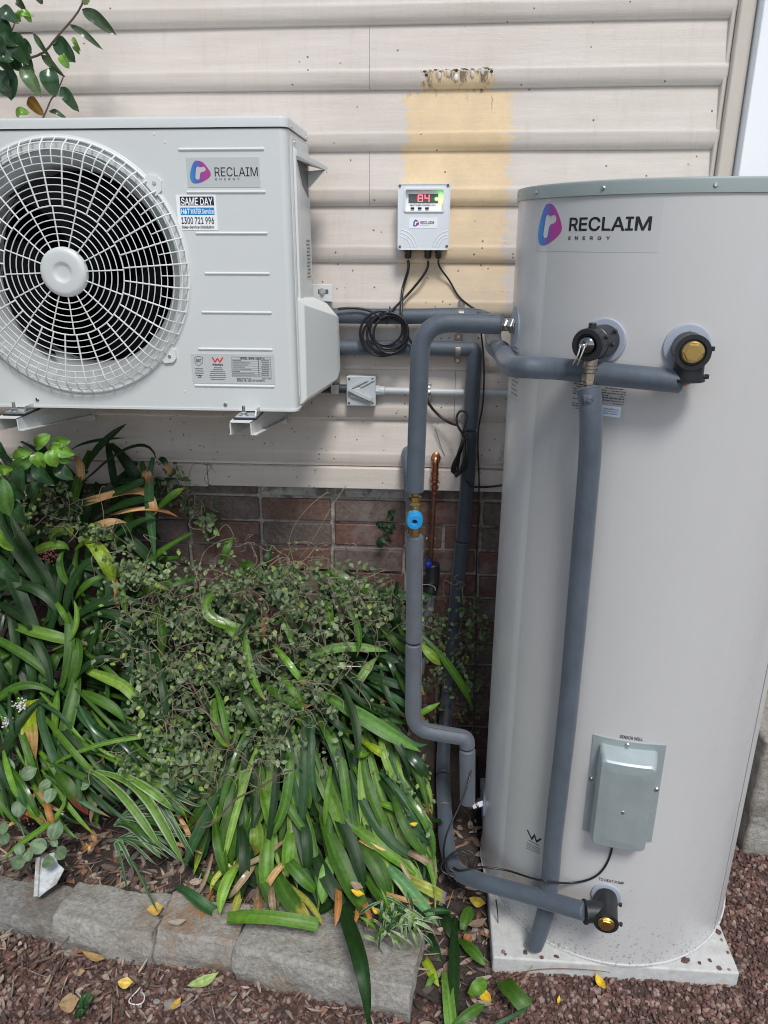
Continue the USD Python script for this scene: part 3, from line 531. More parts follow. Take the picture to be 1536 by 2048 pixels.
lb = part(hp, 'side_label', box(V(AX + .0031, -.178, 1.695), V(AX + .0035, -.108, 1.802)), PLATE, False)
for k in range(11): part(lb, 'label_line', box(V(AX + .0035, -.172 + (k % 3) * .006, 1.702 + k * .0092), V(AX + .0038, -.118 - (k % 2) * .01, 1.7055 + k * .0092)), INK_GREY, False)
for px in (489, 33):   # feet and bolts on the arms
    b = at(px, 838, -.405); b[2] = 1.3665
    ft = part(hp, 'foot', cat_([rbox(b + V(-.02, -.018, .004), b + V(.035, .06, .009), .002), hull([b + V(.030, -.015, .004), b + V(.034, -.015, .004), b + V(.030, .05, .004), b + V(.034, .05, .004), b + V(.030, .0, .022), b + V(.034, .0, .022), b + V(.030, .05, .022), b + V(.034, .05, .022)])]), ZINC, 30)
    part(ft, 'bolt', cat_([disc_cyl(b + V(0, -.002, -.01), (0, 0, 1), .0042, .043, 12), disc_cyl(b + V(0, -.002, .0085), (0, 0, 1), .0125, .002, 18), hexnut(b + V(0, -.002, .0102), (0, 0, 1), .0085, .0065)]), ZINC, 30)
    part(ft, 'rubber_pad', rbox(b + V(-.024, -.02, -.0005), b + V(.036, .06, .0042), .001), BLACK)
# plates and stickers on the front
def wall_plate(par, name, pxr, Y, mat, th=.0006):
    x0, z0, x1, z1 = prect(pxr, Y); return part(par, name, box(V(x0, Y - th, z0), V(x1, Y + .0005, z1)), mat, False)
Yp = AY - .0002; Yt = Yp - .0006
lp = wall_plate(hp, 'logo_plate', (376, 314, 518, 375), Yp, PLATE)
def place_wall(Y):
    T = FRONT.copy(); T[1, 3] = Y; return lambda m: moved(m, T)
emblem(lp, prect((381, 321, 420, 367), Yt), place_wall(Yt), LOGO)
part(lp, 'lettering', text_wall('RECLAIM', prect((430, 334, 515, 353), Yt), Yt), INK, False); part(lp, 'lettering', text_wall('E  N  E  R  G  Y', prect((431, 356, 479, 360.5), Yt), Yt), INK, False)
st = wall_plate(hp, 'service_sticker', (357.5, 389.5, 431, 460), Yp, PAPER)
part(st, 'banner', box(*[V(a, Yt - .0002 + k * .0002, b) for k, (a, b) in enumerate([prect((361, 393, 427, 411), Yt)[:2], prect((361, 393, 427, 411), Yt)[2:]])]), INK_NAVY, False)
part(st, 'banner', box(*[V(a, Yt - .0002 + k * .0002, b) for k, (a, b) in enumerate([prect((361.5, 415, 428, 430), Yt)[:2], prect((361.5, 415, 428, 430), Yt)[2:]])]), INK_BLUE, False)
part(st, 'lettering', text_wall('SAME DAY', prect((363, 395, 424.5, 410.5), Yt), Yt - .0003, True), PAPER, False)
for t_, a_, b_ in (('H', 363, 367.6), ('T', 374.6, 379.4), ('WATER', 382, 402)): part(st, 'lettering', text_wall(t_, prect((a_, 417.5, b_, 428), Yt), Yt - .0003, True), PAPER, False)
part(st, 'lettering', text_wall('Service', prect((404.5, 417.5, 427, 428), Yt), Yt - .0003, True), PAPER, False)
dp_ = prect((368.6, 417, 373.8, 428.6), Yt); body = Polygon([(.5, 1), (.85, .5), (.9, .25), (.7, .04), (.5, 0), (.3, .04), (.1, .25), (.15, .5)])
part(st, 'drop_mark', onwall(affinity.translate(affinity.scale(body, dp_[2] - dp_[0], dp_[3] - dp_[1], origin=(0, 0)), dp_[0], dp_[1]), .0004, Yt - .0003), PAPER, False)
part(st, 'lettering', text_wall('1300 721 996', prect((363.5, 434, 427.5, 448), Yt), Yt, True), INK_NAVY, False); part(st, 'lettering', text_wall('Sales•Service•Installation', prect((364, 451, 428, 457), Yt), Yt, True), INK_NAVY, False)
cp = wall_plate(hp, 'rating_plate', (386, 709, 548, 766), Yp, PLATE)
wv = lambda px: [(lambda r: (r[0], r[1]))(at(x, y, Yt)[[0, 2]]) for x, y in px]
part(cp, 'mark', onwall(union_all([LineString(wv([(425, 715.5), (430, 724), (435, 717), (440, 724), (445, 715.5)])).buffer(.0018)]), .0004, Yt), INK_RED, False)
part(cp, 'lettering', text_wall('WaterMark', prect((425, 727, 446, 731.5), Yt), Yt, True), INK, False)
for k, (a, b) in enumerate(((428, 444), (426, 446), (421, 450), (420, 451), (419, 452), (420, 452), (422, 450))): part(cp, 'text_line', box(*[V(q[0], Yt - .0003 + .0003 * i, q[2]) for i, q in enumerate((at(a, 734.6 + k * 3.9, Yt), at(b, 736.2 + k * 3.9, Yt)))]), INK_GREY, False)
sh = Polygon(wv([(389, 714), (397, 711.5), (406, 714), (406, 726), (397.5, 733), (389.5, 726)])); part(cp, 'shield_mark', onwall(sh.buffer(-.0004).difference(sh.buffer(-.0016)), .0004, Yt), INK_GREY, False)
part(cp, 'lettering', text_wall('RRT', prect((392.5, 718.5, 403, 724.5), Yt), Yt, True), INK, False)
for k, (a, b) in enumerate(((390, 406), (391, 407), (390, 407), (392, 405))): part(cp, 'text_line', box(*[V(q[0], Yt - .0003 + .0003 * i, q[2]) for i, q in enumerate((at(a, 736.5 + k * 4.4, Yt), at(b, 738.2 + k * 4.4, Yt)))]), INK_GREY, False)
tri = Polygon(wv([(395.5, 755), (399.5, 749.5), (403.5, 755)])); part(cp, 'triangle_mark', onwall(tri.difference(tri.buffer(-.0012)), .0004, Yt), INK, False)
fr = Polygon(wv([(463, 713.5), (541.5, 715), (543, 754.5), (464, 753)])); part(cp, 'table_frame', onwall(fr.difference(fr.buffer(-.0007)), .0003, Yt), INK_GREY, False)
part(cp, 'lettering', text_wall('MODEL : EHPE-4550P-A', prect((481, 714.6, 529, 718.2), Yt), Yt - .0002, True), INK, False)
for k in range(8):
    y = 719 + k * 4.3; part(cp, 'table_rule', box(*[V(q[0], Yt - .0002 + .0002 * i, q[2]) for i, q in enumerate((at(463.5, y, Yt), at(542, y + .45, Yt)))]), INK_GREY, False)
    part(cp, 'text_line', box(*[V(q[0], Yt - .0003 + .0003 * i, q[2]) for i, q in enumerate((at(465, y + 1.4, Yt), at(465 + (18, 36, 32, 25, 38, 15, 44, 50)[k], y + 2.9, Yt)))]), INK_GREY, False)
    part(cp, 'text_line', box(*[V(q[0], Yt - .0003 + .0003 * i, q[2]) for i, q in enumerate((at(522 + k % 3, y + 1.6, Yt), at(538, y + 3.1, Yt)))]), INK_GREY, False)
part(cp, 'table_rule', box(*[V(q[0], Yt - .0002 + .0002 * i, q[2]) for i, q in enumerate((at(517, 719, Yt), at(517.6, 753.5, Yt)))]), INK_GREY, False)
part(cp, 'lettering', text_wall('SERIAL No. 2023 09 4550078', prect((474, 759.5, 529, 762.8), Yt), Yt, True), INK, False)
part(cp, 'lettering', text_wall('Made in Japan', prect((524, 756, 543, 758.8), Yt), Yt, True), INK_GREY, False); part(cp, 'lettering', text_wall('Reclaim Energy Pty Ltd', prect((474, 755.6, 502, 758.8), Yt), Yt, True), INK_GREY, False)

# ------------------------------------------------------------------ controller box
CY = -.064; co = thing('controller', 'white controller box on the wall with red digits and a green light', 'control box', at(848, 500, -.03))
x0, z0, x1, z1 = prect((795, 367, 901.5, 500), CY)
part(co, 'case', rbox(V(x0 + .002, -.049, z0 + .002), V(x1 - .002, -.012, z1 - .002), .006, 2), BOX_WHITE, 40)
def rrect(a, b, c, d, r): return sbox(a, b, c, d).buffer(-r).buffer(r, quad_segs=6)
wx0, wz0, wx1, wz1 = prect((808, 376, 890, 424.5), CY)
lid = rrect(x0, z0, x1, z1, .008); win = rrect(wx0 + .004, wz0 + .004, wx1 - .004, wz1 - .004, .004)
part(co, 'lid', onwall(lid.difference(win), .0125, -.0500), BOX_WHITE, 30)
part(co, 'window_frame', onwall(rrect(wx0, wz0, wx1, wz1, .006).difference(win), .003, -.0624), BOX_WHITE, 30)
part(co, 'lid_rim', onwall(rrect(x0, z0, x1, z1, .008).difference(rrect(x0 + .0022, z0 + .0022, x1 - .0022, z1 - .0022, .006)), .0016, -.0623), BOX_WHITE, 30)
fp = part(co, 'face_plate', box(V(wx0, -.0525, wz0), V(wx1, -.0502, wz1)), PAPER, False)
Yc = -.0526
dx0, dz0, dx1, dz1 = prect((817, 388, 877, 406), Yc); ds = part(fp, 'display', box(V(dx0, Yc - .001, dz0), V(dx1, Yc, dz1)), LCD, False)
def seg7(ch, rect):
    x0, z0, x1, z1 = rect; t = (x1 - x0) * .2; zm = (z0 + z1) / 2; S = {'a': ((x0, z1), (x1, z1)), 'b': ((x1, zm), (x1, z1)), 'c': ((x1, z0), (x1, zm)), 'd': ((x0, z0), (x1, z0)), 'e': ((x0, z0), (x0, zm)), 'f': ((x0, zm), (x0, z1)), 'g': ((x0, zm), (x1, zm))}
    return union_all([LineString(S[k]).buffer(t / 2) for k in {'8': 'abcdefg', '4': 'bcfg'}[ch]])
for ch, pr_ in (('8', (836.5, 390.5, 845, 403)), ('4', (850, 390.5, 858.5, 403))): part(co, 'digit', onwall(seg7(ch, prect(pr_, Yc)), .0006, Yc - .0012), DIGIT, False)
part(co, 'indicator_light', disc_cyl(at(881, 393, Yc), back, .0058, .004, 18), LED); part(co, 'indicator_light', disc_cyl(at(880, 400, Yc), back, .0042, .005, 14), LED_Y); part(co, 'indicator_light', disc_cyl(at(873, 398, Yc - .001), back, .0045, .003, 14), LED)
part(fp, 'lettering', text_wall('HEAT PUMP CONTROL V1.1', prect((820, 409, 871, 412), Yc), Yc, True), INK, False)
for a in (825, 839.5, 854): part(co, 'button', rbox(*[V(q[0], Yc - .0025 + i * .0025, q[2]) for i, q in enumerate((at(a - 3.6, 414.5, Yc), at(a + 3.6, 419, Yc)))], .0006), INK)
for a in (825, 839.5, 854): part(fp, 'text_line', box(*[V(q[0], Yc - .0003 + i * .0003, q[2]) for i, q in enumerate((at(a - 3, 420.6, Yc), at(a + 3, 421.8, Yc)))]), INK_GREY, False)
cl = wall_plate(co, 'logo_sticker', (818, 436, 875, 457), -.0626, PAPER); Yl = -.0632
emblem(cl, prect((826, 439, 838.5, 453), Yl), place_wall(Yl), LOGO); part(cl, 'lettering', text_wall('RECLAIM', prect((841, 442, 868, 448), Yl), Yl, True), INK, False); part(cl, 'lettering', text_wall('E N E R G Y', prect((841, 449.7, 858, 451), Yl), Yl), INK_GREY, False)
for s, cx_ in ((1, 797), (-1, 899)):
    cc = at(cx_, 498.5, -.0625)
    for r in ((.052, .043, .034) if s > 0 else (.048, .039, .031)):
        th = np.linspace(.12, 1.45, 16); part(co, 'moulded_arc', tube(np.stack([cc[0] + s * r * np.cos(th), np.full(16, -.0621), cc[2] + r * np.sin(th)], 1), .0014, 6), BOX_WHITE, True)
for px, py in ((799.5, 371.5), (896, 370.5), (799.5, 493.5), (893.5, 492.5)): part(co, 'lid_screw', disc_cyl(at(px, py, -.064), back, .0036, .0006, 14), INK_GREY)
for px in (816, 856, 877):
    c = at(px, 500, -.033); s = .85 if px == 877 else 1.; part(co, 'cable_gland', cat_([hexnut(c + V(0, 0, .001), (0, 0, -1), .0105 * s, .011), lathe([(.0098 * s, .011), (.0098 * s, .019), (.007 * s, .023), (.004 * s, .0235)], c, (0, 0, -1), 20)]), BLACK, 30)

# ------------------------------------------------------------------ cables at the controller
def cable(name, label, pts, r, group=None, n=70, mat=None):
    return solo(name, tube(spline(pts, n), r, 8), mat or CABLE, label, 'cable', group, smooth=True)
cable('power_cable', 'black cable from the left gland running down behind the front riser pipe', [at(816, 521, -.033), at(815, 545, -.033), at(806, 575, -.03), at(803, 605, -.06), at(803, 640, -.082), at(812, 668, -.08), at(826, 690, -.08), at(842, 740, -.05), at(850, 790, -.045), at(870, 823, -.04), at(893, 842, -.05), at(915, 850, -.085)], .0042)
cable('signal_cable', 'black cable from the middle gland crossing down to the coil', [at(856, 521, -.033), at(853, 540, -.033), at(832, 570, -.032), at(808, 597, -.035), at(784, 622, -.075), at(779, 632, -.086)], .0036)
cable('thin_cable', 'thin black cable from the right gland to the top of the wall pipe', [at(877, 519, -.033), at(880, 535, -.03), at(898, 560, -.02), at(914, 588, -.02), at(932, 606, -.02), at(950, 618, -.026), at(958, 632, -.09), at(964, 680, -.075), at(968, 740, -.075), at(964, 820, -.075), at(958, 850, -.07), at(956, 905, -.07), at(958, 960, -.06), at(955, 1060, -.06), at(952, 1180, -.06), at(951, 1300, -.09), at(949, 1420, -.22), at(946, 1500, -.44), at(938, 1560, -.53), at(915, 1620, -.58), at(893, 1670, -.62), at(888, 1715, -.63), at(897, 1745, -.635)], .0026, n=160)
coil = thing('cable_coil', 'coil of shiny black cable tied in rings over the wall pipes', 'cable coil', at(770, 665, -.09))
for k, (cx_, cy_, ra, rb_, ph) in enumerate(((770, 672, 45, 38, .2), (775, 668, 41, 42, 1.), (778, 662, 38, 36, 2.), (772, 658, 33, 32, 3.), (764, 667, 44, 45, .6), (780, 669, 33, 38, 4.))):
    th = np.linspace(0, 2 * np.pi, 41) + ph; P = np.array([at(cx_ + ra * np.cos(t), cy_ + rb_ * np.sin(t), -.079 - .0065 * (k % 3) - .004 * np.sin(t + k)) for t in th]); part(coil, 'cable_loop', tube(P, .0036, 8), CABLE, True)
part(coil, 'cable_tie', tube(spline([at(779, 614, -.088), at(780, 622, -.106), at(778, 636, -.104), at(773, 648, -.09)], 16), .0022, 6), BLACK, True)
part(coil, 'cable_tail', tube(spline([at(676, 618, -.08), at(700, 616, -.08), at(730, 619, -.08), at(755, 630, -.09), at(765, 640, -.09)], 30), .0036, 8), CABLE, True)
bun = thing('cable_bundle', 'hanks of black cable hanging beside the dark vertical pipe', 'cable bundle', at(925, 900, -.09))
for k in range(6):
    o = k * 2.2; part(bun, 'cable_loop', tube(spline([at(928 - o * .3, 868, -.09), at(921 - o * .4, 905, -.1 - .003 * k), at(910 - o * .5 + 6 * (k % 2), 945, -.092), at(912 + o * 1.2, 953 - o, -.095), at(926 + o * .8, 925, -.1 - .003 * k), at(934 - o * .2, 880, -.09)], 40), .0034, 7), CABLE, True)
part(bun, 'cable_loop', tube(spline([at(927, 868, -.09), at(915, 850, -.095), at(914, 832, -.09), at(922, 822, -.09), at(932, 826, -.09), at(930, 850, -.1), at(928, 870, -.1)], 36), .0034, 7), CABLE, True)
part(bun, 'cable_tail', tube(spline([at(926, 952, -.09), at(938, 968, -.09), at(955, 974, -.05), at(985, 973, -.03), at(1012, 969, -.03), at(1030, 968, -.03)], 40), .0034, 7), CABLE, True)
part(bun, 'cable_tie', tube(spline([at(922, 868, -.105), at(929, 870, -.112), at(936, 867, -.105)], 8), .002, 6), BLACK, True)

# ------------------------------------------------------------------ isolator switch and its conduits
iso = thing('isolator_switch', 'pale grey square isolator switch on the wall below the coil', 'switch', at(723, 782, -.03))
x0, z0, x1, z1 = prect((693.5, 753, 751.5, 811.5), -.052)
part(iso, 'case', rbox(V(x0 + .001, -.046, z0 + .001), V(x1 - .001, -.012, z1 - .001), .005, 2), PVC, 40); part(iso, 'cover', rbox(V(x0, -.052, z0), V(x1, -.0465, z1), .0026, 2), PVC, 40)
for px, py in ((698.5, 758), (745.5, 758), (698, 806), (745, 806)): part(iso, 'screw', disc_cyl(at(px, py, -.052), back, .0036, .0012, 12), INK_GREY)
def bar(pxs, Y, w, h, name, mat): part(iso, name, onwall(LineString([tuple(at(x, y, Y)[[0, 2]]) for x, y in pxs]).buffer(w, join_style=1), h, Y), mat, 30)
part(iso, 'dial', disc_cyl(at(716, 786, -.0522), back, .0165, .005, 28), PVC, 30); bar([(731, 800), (704, 791), (698, 782), (700, 775), (733, 760), (735, 760)], -.0522, .0032, .006, 'switch_guard', PVC); bar([(700, 778), (722, 789), (741, 797)], -.0525, .0046, .014, 'lever', PVC); bar([(722, 773), (748, 759)], -.0522, .0022, .004, 'moulded_line', PVC)
cd = thing('grey_conduit', 'thin grey conduit along the wall from the switch to behind the tank', 'conduit', at(900, 782, -.03))
zc = at(770, 781, -.033)[2]
part(cd, 'conduit_tube', tube(np.array([V(-.165, -.033, zc), V(.25, -.033, zc - .004)]), .0105, 16), PVC, True); part(cd, 'coupling', cat_([disc_cyl(V(-.190, -.033, zc), (1, 0, 0), .0155, .016, 8), disc_cyl(V(-.176, -.033, zc), (1, 0, 0), .0135, .016, 20)]), PVC, 30); part(cd, 'coupling', disc_cyl(V(-.085, -.033, zc - .001), (1, 0, 0), .013, .02, 20), PVC, 30)
sx_ = at(857, 783, -.03)[0]; part(cd, 'saddle', cat_([disc_cyl(V(sx_ - .008, -.033, zc - .003), (1, 0, 0), .0128, .016, 20), rbox(V(sx_ - .008, -.02, zc - .034), V(sx_ + .008, -.017, zc + .022), .001)]), ZINC, 30); part(cd, 'screw', disc_cyl(V(sx_, -.02, zc - .024), back, .004, .003, 12), ZINC)
fx = thing('flexible_conduit', 'short dark flexible conduit between heat pump and isolator switch', 'conduit', at(660, 780, -.035))
zf = at(670, 777, -.035)[2]; L_ = np.linspace(-.46, -.275, 90); part(fx, 'conduit_tube', tube(np.stack([L_, np.full(90, -.035), np.full(90, zf)], 1), .0125 + .0012 * (np.arange(90) % 2), 16), CONDUIT_DARK, 60)
sx_ = at(671, 777, -.035)[0]; part(fx, 'saddle', cat_([tube(np.array([V(sx_, -.035 - .0155 * np.sin(a), zf + .0155 * np.cos(a)) for a in np.linspace(0, np.pi, 12)]), .0014, 4), rbox(V(sx_ - .012, -.051, zf - .014), V(sx_ + .012, -.0495, zf + .014), .0006), rbox(V(sx_ - .012, -.02, zf + .012), V(sx_ + .012, -.017, zf + .04), .001)]), ZINC, 30); part(fx, 'screw', disc_cyl(V(sx_, -.02, zf + .03), back, .006, .004, 12), ZINC)
vt = thing('wall_vent', 'small cream arched cover on the wall, half hidden by the tank', 'cover', at(1010, 900, -.02))
a = at(995, 925, -.03); poly = Polygon([(0, 0), (.14, 0), (.14, .10), (.10, .118), (.06, .105), (.025, .075), (.006, .035)]); part(vt, 'cover_plate', onwall(affinity.translate(poly, a[0], a[2]), .012, -.018), TRIM, 30)
part(vt, 'cover_rim', onwall(affinity.translate(poly.difference(poly.buffer(-.006)), a[0], a[2]), .006, -.0302), TRIM, 30); part(vt, 'screw', disc_cyl(at(1003, 905, -.031), back, .003, .002, 10), STEEL)

# ------------------------------------------------------------------ tank
tk = thing('hot_water_tank', 'tall grey cylindrical hot water tank standing on the concrete slab', 'water tank', (TX, TY, .05))
ZT0, ZT1 = .0505, 1.879
def cyl_shell(prof, n=192): return lathe([(r, z) for r, z in prof], V(TX, TY, 0), (0, 0, 1), n)
part(tk, 'shell', cyl_shell([(0, ZT0), (TR - .004, ZT0), (TR, ZT0 + .003), (TR, ZT1 + .01), (0, ZT1 + .01)]), TANK, 30)
part(tk, 'lid', cyl_shell([(TR + .0005, ZT1), (TR + .0035, ZT1), (TR + .0038, ZT1 + .0205), (TR + .002, ZT1 + .0245), (TR - .004, ZT1 + .026), (0, ZT1 + .045)]), TANK_LID, 40)
part(tk, 'base_lip', cyl_shell([(TR - .01, ZT0), (TR + .004, ZT0), (TR + .0042, ZT0 + .006), (TR + .0005, ZT0 + .0075)]), TANK, 30)
def tdir(arc): a = -np.pi / 2 + arc / TR; return V(math.cos(a), math.sin(a), 0)
def tpt(arc, z, out=0.): d = tdir(arc); return V(TX, TY, 0) + d * (TR + out) + V(0, 0, z)
for px in (1032, 1076, 1208, 1429):
    try: a, z = tarc(px, 382) if px > 1045 else (tarc(1043, 395)[0] - .02, 0)
    except Exception: continue
    part(tk, 'lid_rivet', disc_cyl(tpt(a, ZT1 + .0115, .0036), tdir(a), .0042, .0022, 14, .0016), ZINC)
for px, py in ((1131, 1896), (1262, 1924), (1374, 1908), (1010, 1822)): a, z = tarc(px, py); part(tk, 'base_rivet', disc_cyl(tpt(a, ZT0 + .013, .0002), tdir(a), .0036, .0022, 12, .0014), TANK)
aS, _ = tarc(1468, 1650); aS += .012   # lapped sheet seam up the right side
part(tk, 'sheet_seam', wrap(box(V(aS, ZT0 + .008, 0), V(aS + .05, ZT1 - .001, .0013)), TR, .012), TANK, 30); part(tk, 'seam_edge', wrap(box(V(aS - .0022, ZT0 + .008, 0), V(aS - .0004, ZT1 - .001, .0004)), TR, .02), INK_GREY, False)
def tplate(par, name, px, mat, th=.0005, rad=TR):
    a0, z1 = tarc(px[0], px[1]); a1, z0 = tarc(px[2], px[3]); return part(par, name, wrap(box(V(a0, z0, 0), V(a1, z1, th)), rad, .012), mat, 30)
def trect(px): a0, z1 = tarc(px[0], px[1]); a1, z0 = tarc(px[2], px[3]); return (a0, z0, a1, z1)
# the logo stands level on the tank, so its heights come from one column
def zat(px, py): return tarc(px, py)[1]
a0, a1 = tarc(1078, 450)[0], tarc(1125, 450)[0]
lf = part(tk, 'logo_film', wrap(box(V(tarc(1075, 450)[0], zat(1130, 503), 0), V(tarc(1322, 450)[0], zat(1130, 398), .0003)), TR, .012), PLATE2, 30)
emblem(lf, (a0, zat(1100, 491), a1, zat(1100, 407)), lambda m: wrap(m, TR + .0003, 0), LOGO)
part(lf, 'lettering', wrap(text2d('RECLAIM', (tarc(1139, 450)[0], zat(1180, 462), tarc(1303, 450)[0], zat(1180, 434)), .0004, True), TR + .0003, .02), INK, False)
part(lf, 'lettering', wrap(text2d('E   N   E   R   G   Y', (tarc(1137, 480)[0], zat(1180, 479.5), tarc(1220, 480)[0], zat(1180, 472.5)), .0004, True), TR + .0003, .02), INK, False)
# rating label half hidden by the pipes
rl = part(tk, 'rating_label', wrap(box(V(tarc(1142, 790)[0], zat(1200, 838), 0), V(tarc(1254, 790)[0], zat(1200, 740), .0003)), TR, .012), PLATE2, 30)
rr_ = random.Random(9)
for k in range(17):
    z = zat(1200, 744 + k * 5.0)
    for s, e in ((1146, 1163), (1203, 1252)):
        if s == 1203 and k > 12: continue
        x = s
        while x < e - 3:
            w = rr_.uniform(3, 10); 
            if rr_.random() < .82: part(rl, 'text_line', wrap(box(V(tarc(x, 790)[0], z - .0009, 0), V(tarc(min(x + w, e), 790)[0], z + .0009 + (.0007 if k % 5 == 0 else 0), .0003)), TR + .0003, 0), INK_GREY, False)
            x += w + 1.6
ss = part(rl, 'serial_sticker', wrap(box(V(tarc(1204, 820)[0], zat(1222, 833), 0), V(tarc(1241.5, 820)[0], zat(1222, 812), .0005)), TR + .0003, .012), PAPER, 30)
for k, t in enumerate(('SERIAL NUMBER 12636', 'BUILD DATE 22/09/22', 'MODEL ATSHW315')): part(ss, 'lettering', wrap(text2d(t, (tarc(1207, 820)[0], zat(1222, 819.6 + k * 4.6), tarc(1238, 820)[0], zat(1222, 817 + k * 4.6)), .0003, True), TR + .0008, 0), INK_BLUE, False)
sl = part(tk, 'side_label', wrap(box(V(tarc(1020, 790)[0] + .000, zat(1035, 805), 0), V(tarc(1038, 760)[0], zat(1035, 690), .0003)), TR, .012), PLATE2, 30)
for k in range(12): part(sl, 'text_line', wrap(box(V(tarc(1023, 780)[0], zat(1035, 698 + k * 8.6), 0), V(tarc(1031 + k % 3 * 2, 780)[0], zat(1035, 696 + k * 8.6), .0003)), TR + .0003, .01), INK_GREY, False)
wm = tarc(1069, 1672)
mk = [LineString([tarc(x, y) for x, y in ((1055.5, 1661), (1063.5, 1678), (1069, 1670.5), (1073, 1683), (1081.5, 1678))]).buffer(.0022, join_style=2)]
part(tk, 'mark', wrap(extr(union_all(mk), .0004), TR, .02), INK, False); part(tk, 'text_line', wrap(extr(LineString([tarc(1058, 1680), tarc(1077, 1691)]).buffer(.0009), .0004), TR, .02), INK, False)
for k in range(4): part(tk, 'text_line', wrap(extr(LineString([tarc(1053, 1684 + k * 4), tarc(1079, 1697 + k * 3.4)]).buffer(.0008), .0003), TR, .02), INK_GREY, False)
def ttext(s, pl, pr, h, bold=True):   # lettering between two pixels on the tank, level on the metal
    (a, za), (b, zb) = tarc(*pl), tarc(*pr); z = (za + zb) / 2; part(tk, 'lettering', wrap(text2d(s, (a, z, b, z + h), .0004, bold), TR, .02), INK, False)
ttext('SENSOR WELL', (1239, 1477), (1286, 1481), .0085); ttext('TO HEAT PUMP', (1197, 1761), (1248, 1768), .0085)
# sensor cover: curved back plate and bevelled pan
c0, c1 = tarc(1186, 1470), tarc(1331, 1487); d0, d1 = tarc(1166, 1658), tarc(1304, 1683)
ax0, ax1 = (c0[0] + d0[0]) / 2, (c1[0] + d1[0]) / 2; zt_, zb_ = (c0[1] + c1[1]) / 2, (d0[1] + d1[1]) / 2
sc = part(tk, 'cover_plate', wrap(box(V(ax0, zb_, .0003), V(ax1, zt_, .0024)), TR, .01), COVER, 30)
w_, h_ = ax1 - ax0, zt_ - zb_
def pan_ring(ix, iz0, iz1, out, r):
    q = np.array(sbox(ax0 + ix, zb_ + iz0, ax1 - ix, zt_ - iz1).buffer(-r).buffer(r, quad_segs=4).exterior.coords)[:-1]; return np.c_[q, np.full(len(q), out)]
rings = [pan_ring(.016, .0005, .016, .002, .008), pan_ring(.018, .002, .019, .012, .009), pan_ring(.026, .006, .030, .040, .010), pan_ring(.029, .009, .034, .044, .010), pan_ring(.05, .03, .055, .046, .01)]
n_ = len(rings[0]); v_ = np.vstack(rings + [rings[-1].mean(0)[None]]); f_ = []
for k in range(len(rings) - 1):
    for j in range(n_): b, c, d, e = k * n_ + j, k * n_ + (j + 1) % n_, (k + 1) * n_ + (j + 1) % n_, (k + 1) * n_ + j; f_ += [[b, c, d], [b, d, e]]
f_ += [[(len(rings) - 1) * n_ + j, (len(rings) - 1) * n_ + (j + 1) % n_, len(v_) - 1] for j in range(n_)]
part(sc, 'cover_pan', wrap(trimesh.Trimesh(v_, f_, process=False), TR, .02), COVER, 38)
part(sc, 'pan_screw', disc_cyl(tpt((ax0 + ax1) / 2, zb_ + h_ * .42, .046), tdir((ax0 + ax1) / 2), .0038, .002, 12), ZINC)
for a, z in (((ax0 + ax1) / 2 - .004, zt_ - .008), (ax0 + .007, zb_ + h_ * .56), (ax1 - .007, zb_ + h_ * .56)): part(sc, 'plate_screw', disc_cyl(tpt(a, z, .0022), tdir(a), .0055, .0042, 14, .002), ZINC)
# flanges round the outlets
def fl(p, r=.0425):
    n = nrm(V(p[0] - TX, p[1] - TY, 0)); part(tk, 'outlet_flange', lathe([(0, .004), (r - .003, .004), (r - .0008, .0032), (r, .0015), (r, -.004)], p, n, 40), WASHER, 40); return n
P1, P2, P3, P4, P5 = ont(1210, 681), ont(1374, 694), ont(1212, 1790), V(TX - TR * .985, TY - .035, 1.617), V(TX - TR * .998, TY + .015, .235)
N1, N2, N3, N4, N5 = fl(P1), fl(P2), fl(P3, .036), fl(P4, .045), fl(P5, .04)

# ------------------------------------------------------------------ relief valve and capped outlets
CHROME_DARK = pbr('chrome_dark', (.22, .22, .23), .16, 1., var=.1)
rv = thing('relief_valve', 'black capped relief valve with chrome lever at the upper middle of the tank', 'valve', P1)
part(rv, 'insulation_body', lathe([(.0, .004), (.031, .004), (.0315, .03), (.030, .048), (.030, .05), (.0315, .051), (.0315, .056), (.030, .0575), (.0305, .083), (.029, .086), (.021, .086), (.019, .080), (.0, .078)], P1, N1, 40), BLACK, 35)
e1 = nrm(np.cross((0, 0, 1), N1))
part(rv, 'top_stud', disc_cyl(P1 + N1 * .067 + V(0, 0, .026), (0, 0, 1), .0075, .013, 16), BLACK)
for k, (u, w) in enumerate(((.024, .02), (.03, -.002), (.026, .014))): part(rv, 'clip_stud', disc_cyl(P1 + N1 * (.022 + k * .022) + e1 * u + V(0, 0, w), e1 + V(0, 0, .4), .004, .007, 10), BLACK)
part(rv, 'valve_cap', lathe([(.0165, .076), (.0165, .083), (.0135, .088), (.006, .091), (0, .092)], P1, N1, 28), CHROME_DARK, 40)
part(rv, 'valve_stem', cat_([disc_cyl(P1 + N1 * .090, N1, .0042, .014, 12), disc_cyl(P1 + N1 * .101 - e1 * .007, e1, .0036, .014, 12)]), NICKEL)
lv = P1 + N1 * .103
part(rv, 'lever', cat_([tube(spline([lv - e1 * .005, lv - e1 * .006 + V(0, 0, -.016) + N1 * .004, lv - e1 * .014 + V(0, 0, -.036) + N1 * .006], 12), .0019, 6), tube(spline([lv + e1 * .004, lv + e1 * .001 + V(0, 0, -.016) + N1 * .004, lv - e1 * .005 + V(0, 0, -.036) + N1 * .006], 12), .0019, 6)]), STEEL, True)
Q = P1 + N1 * .060
part(rv, 'outlet_spigot', disc_cyl(Q + V(0, 0, -.026), (0, 0, -1), .0135, .016, 20), NICKEL)
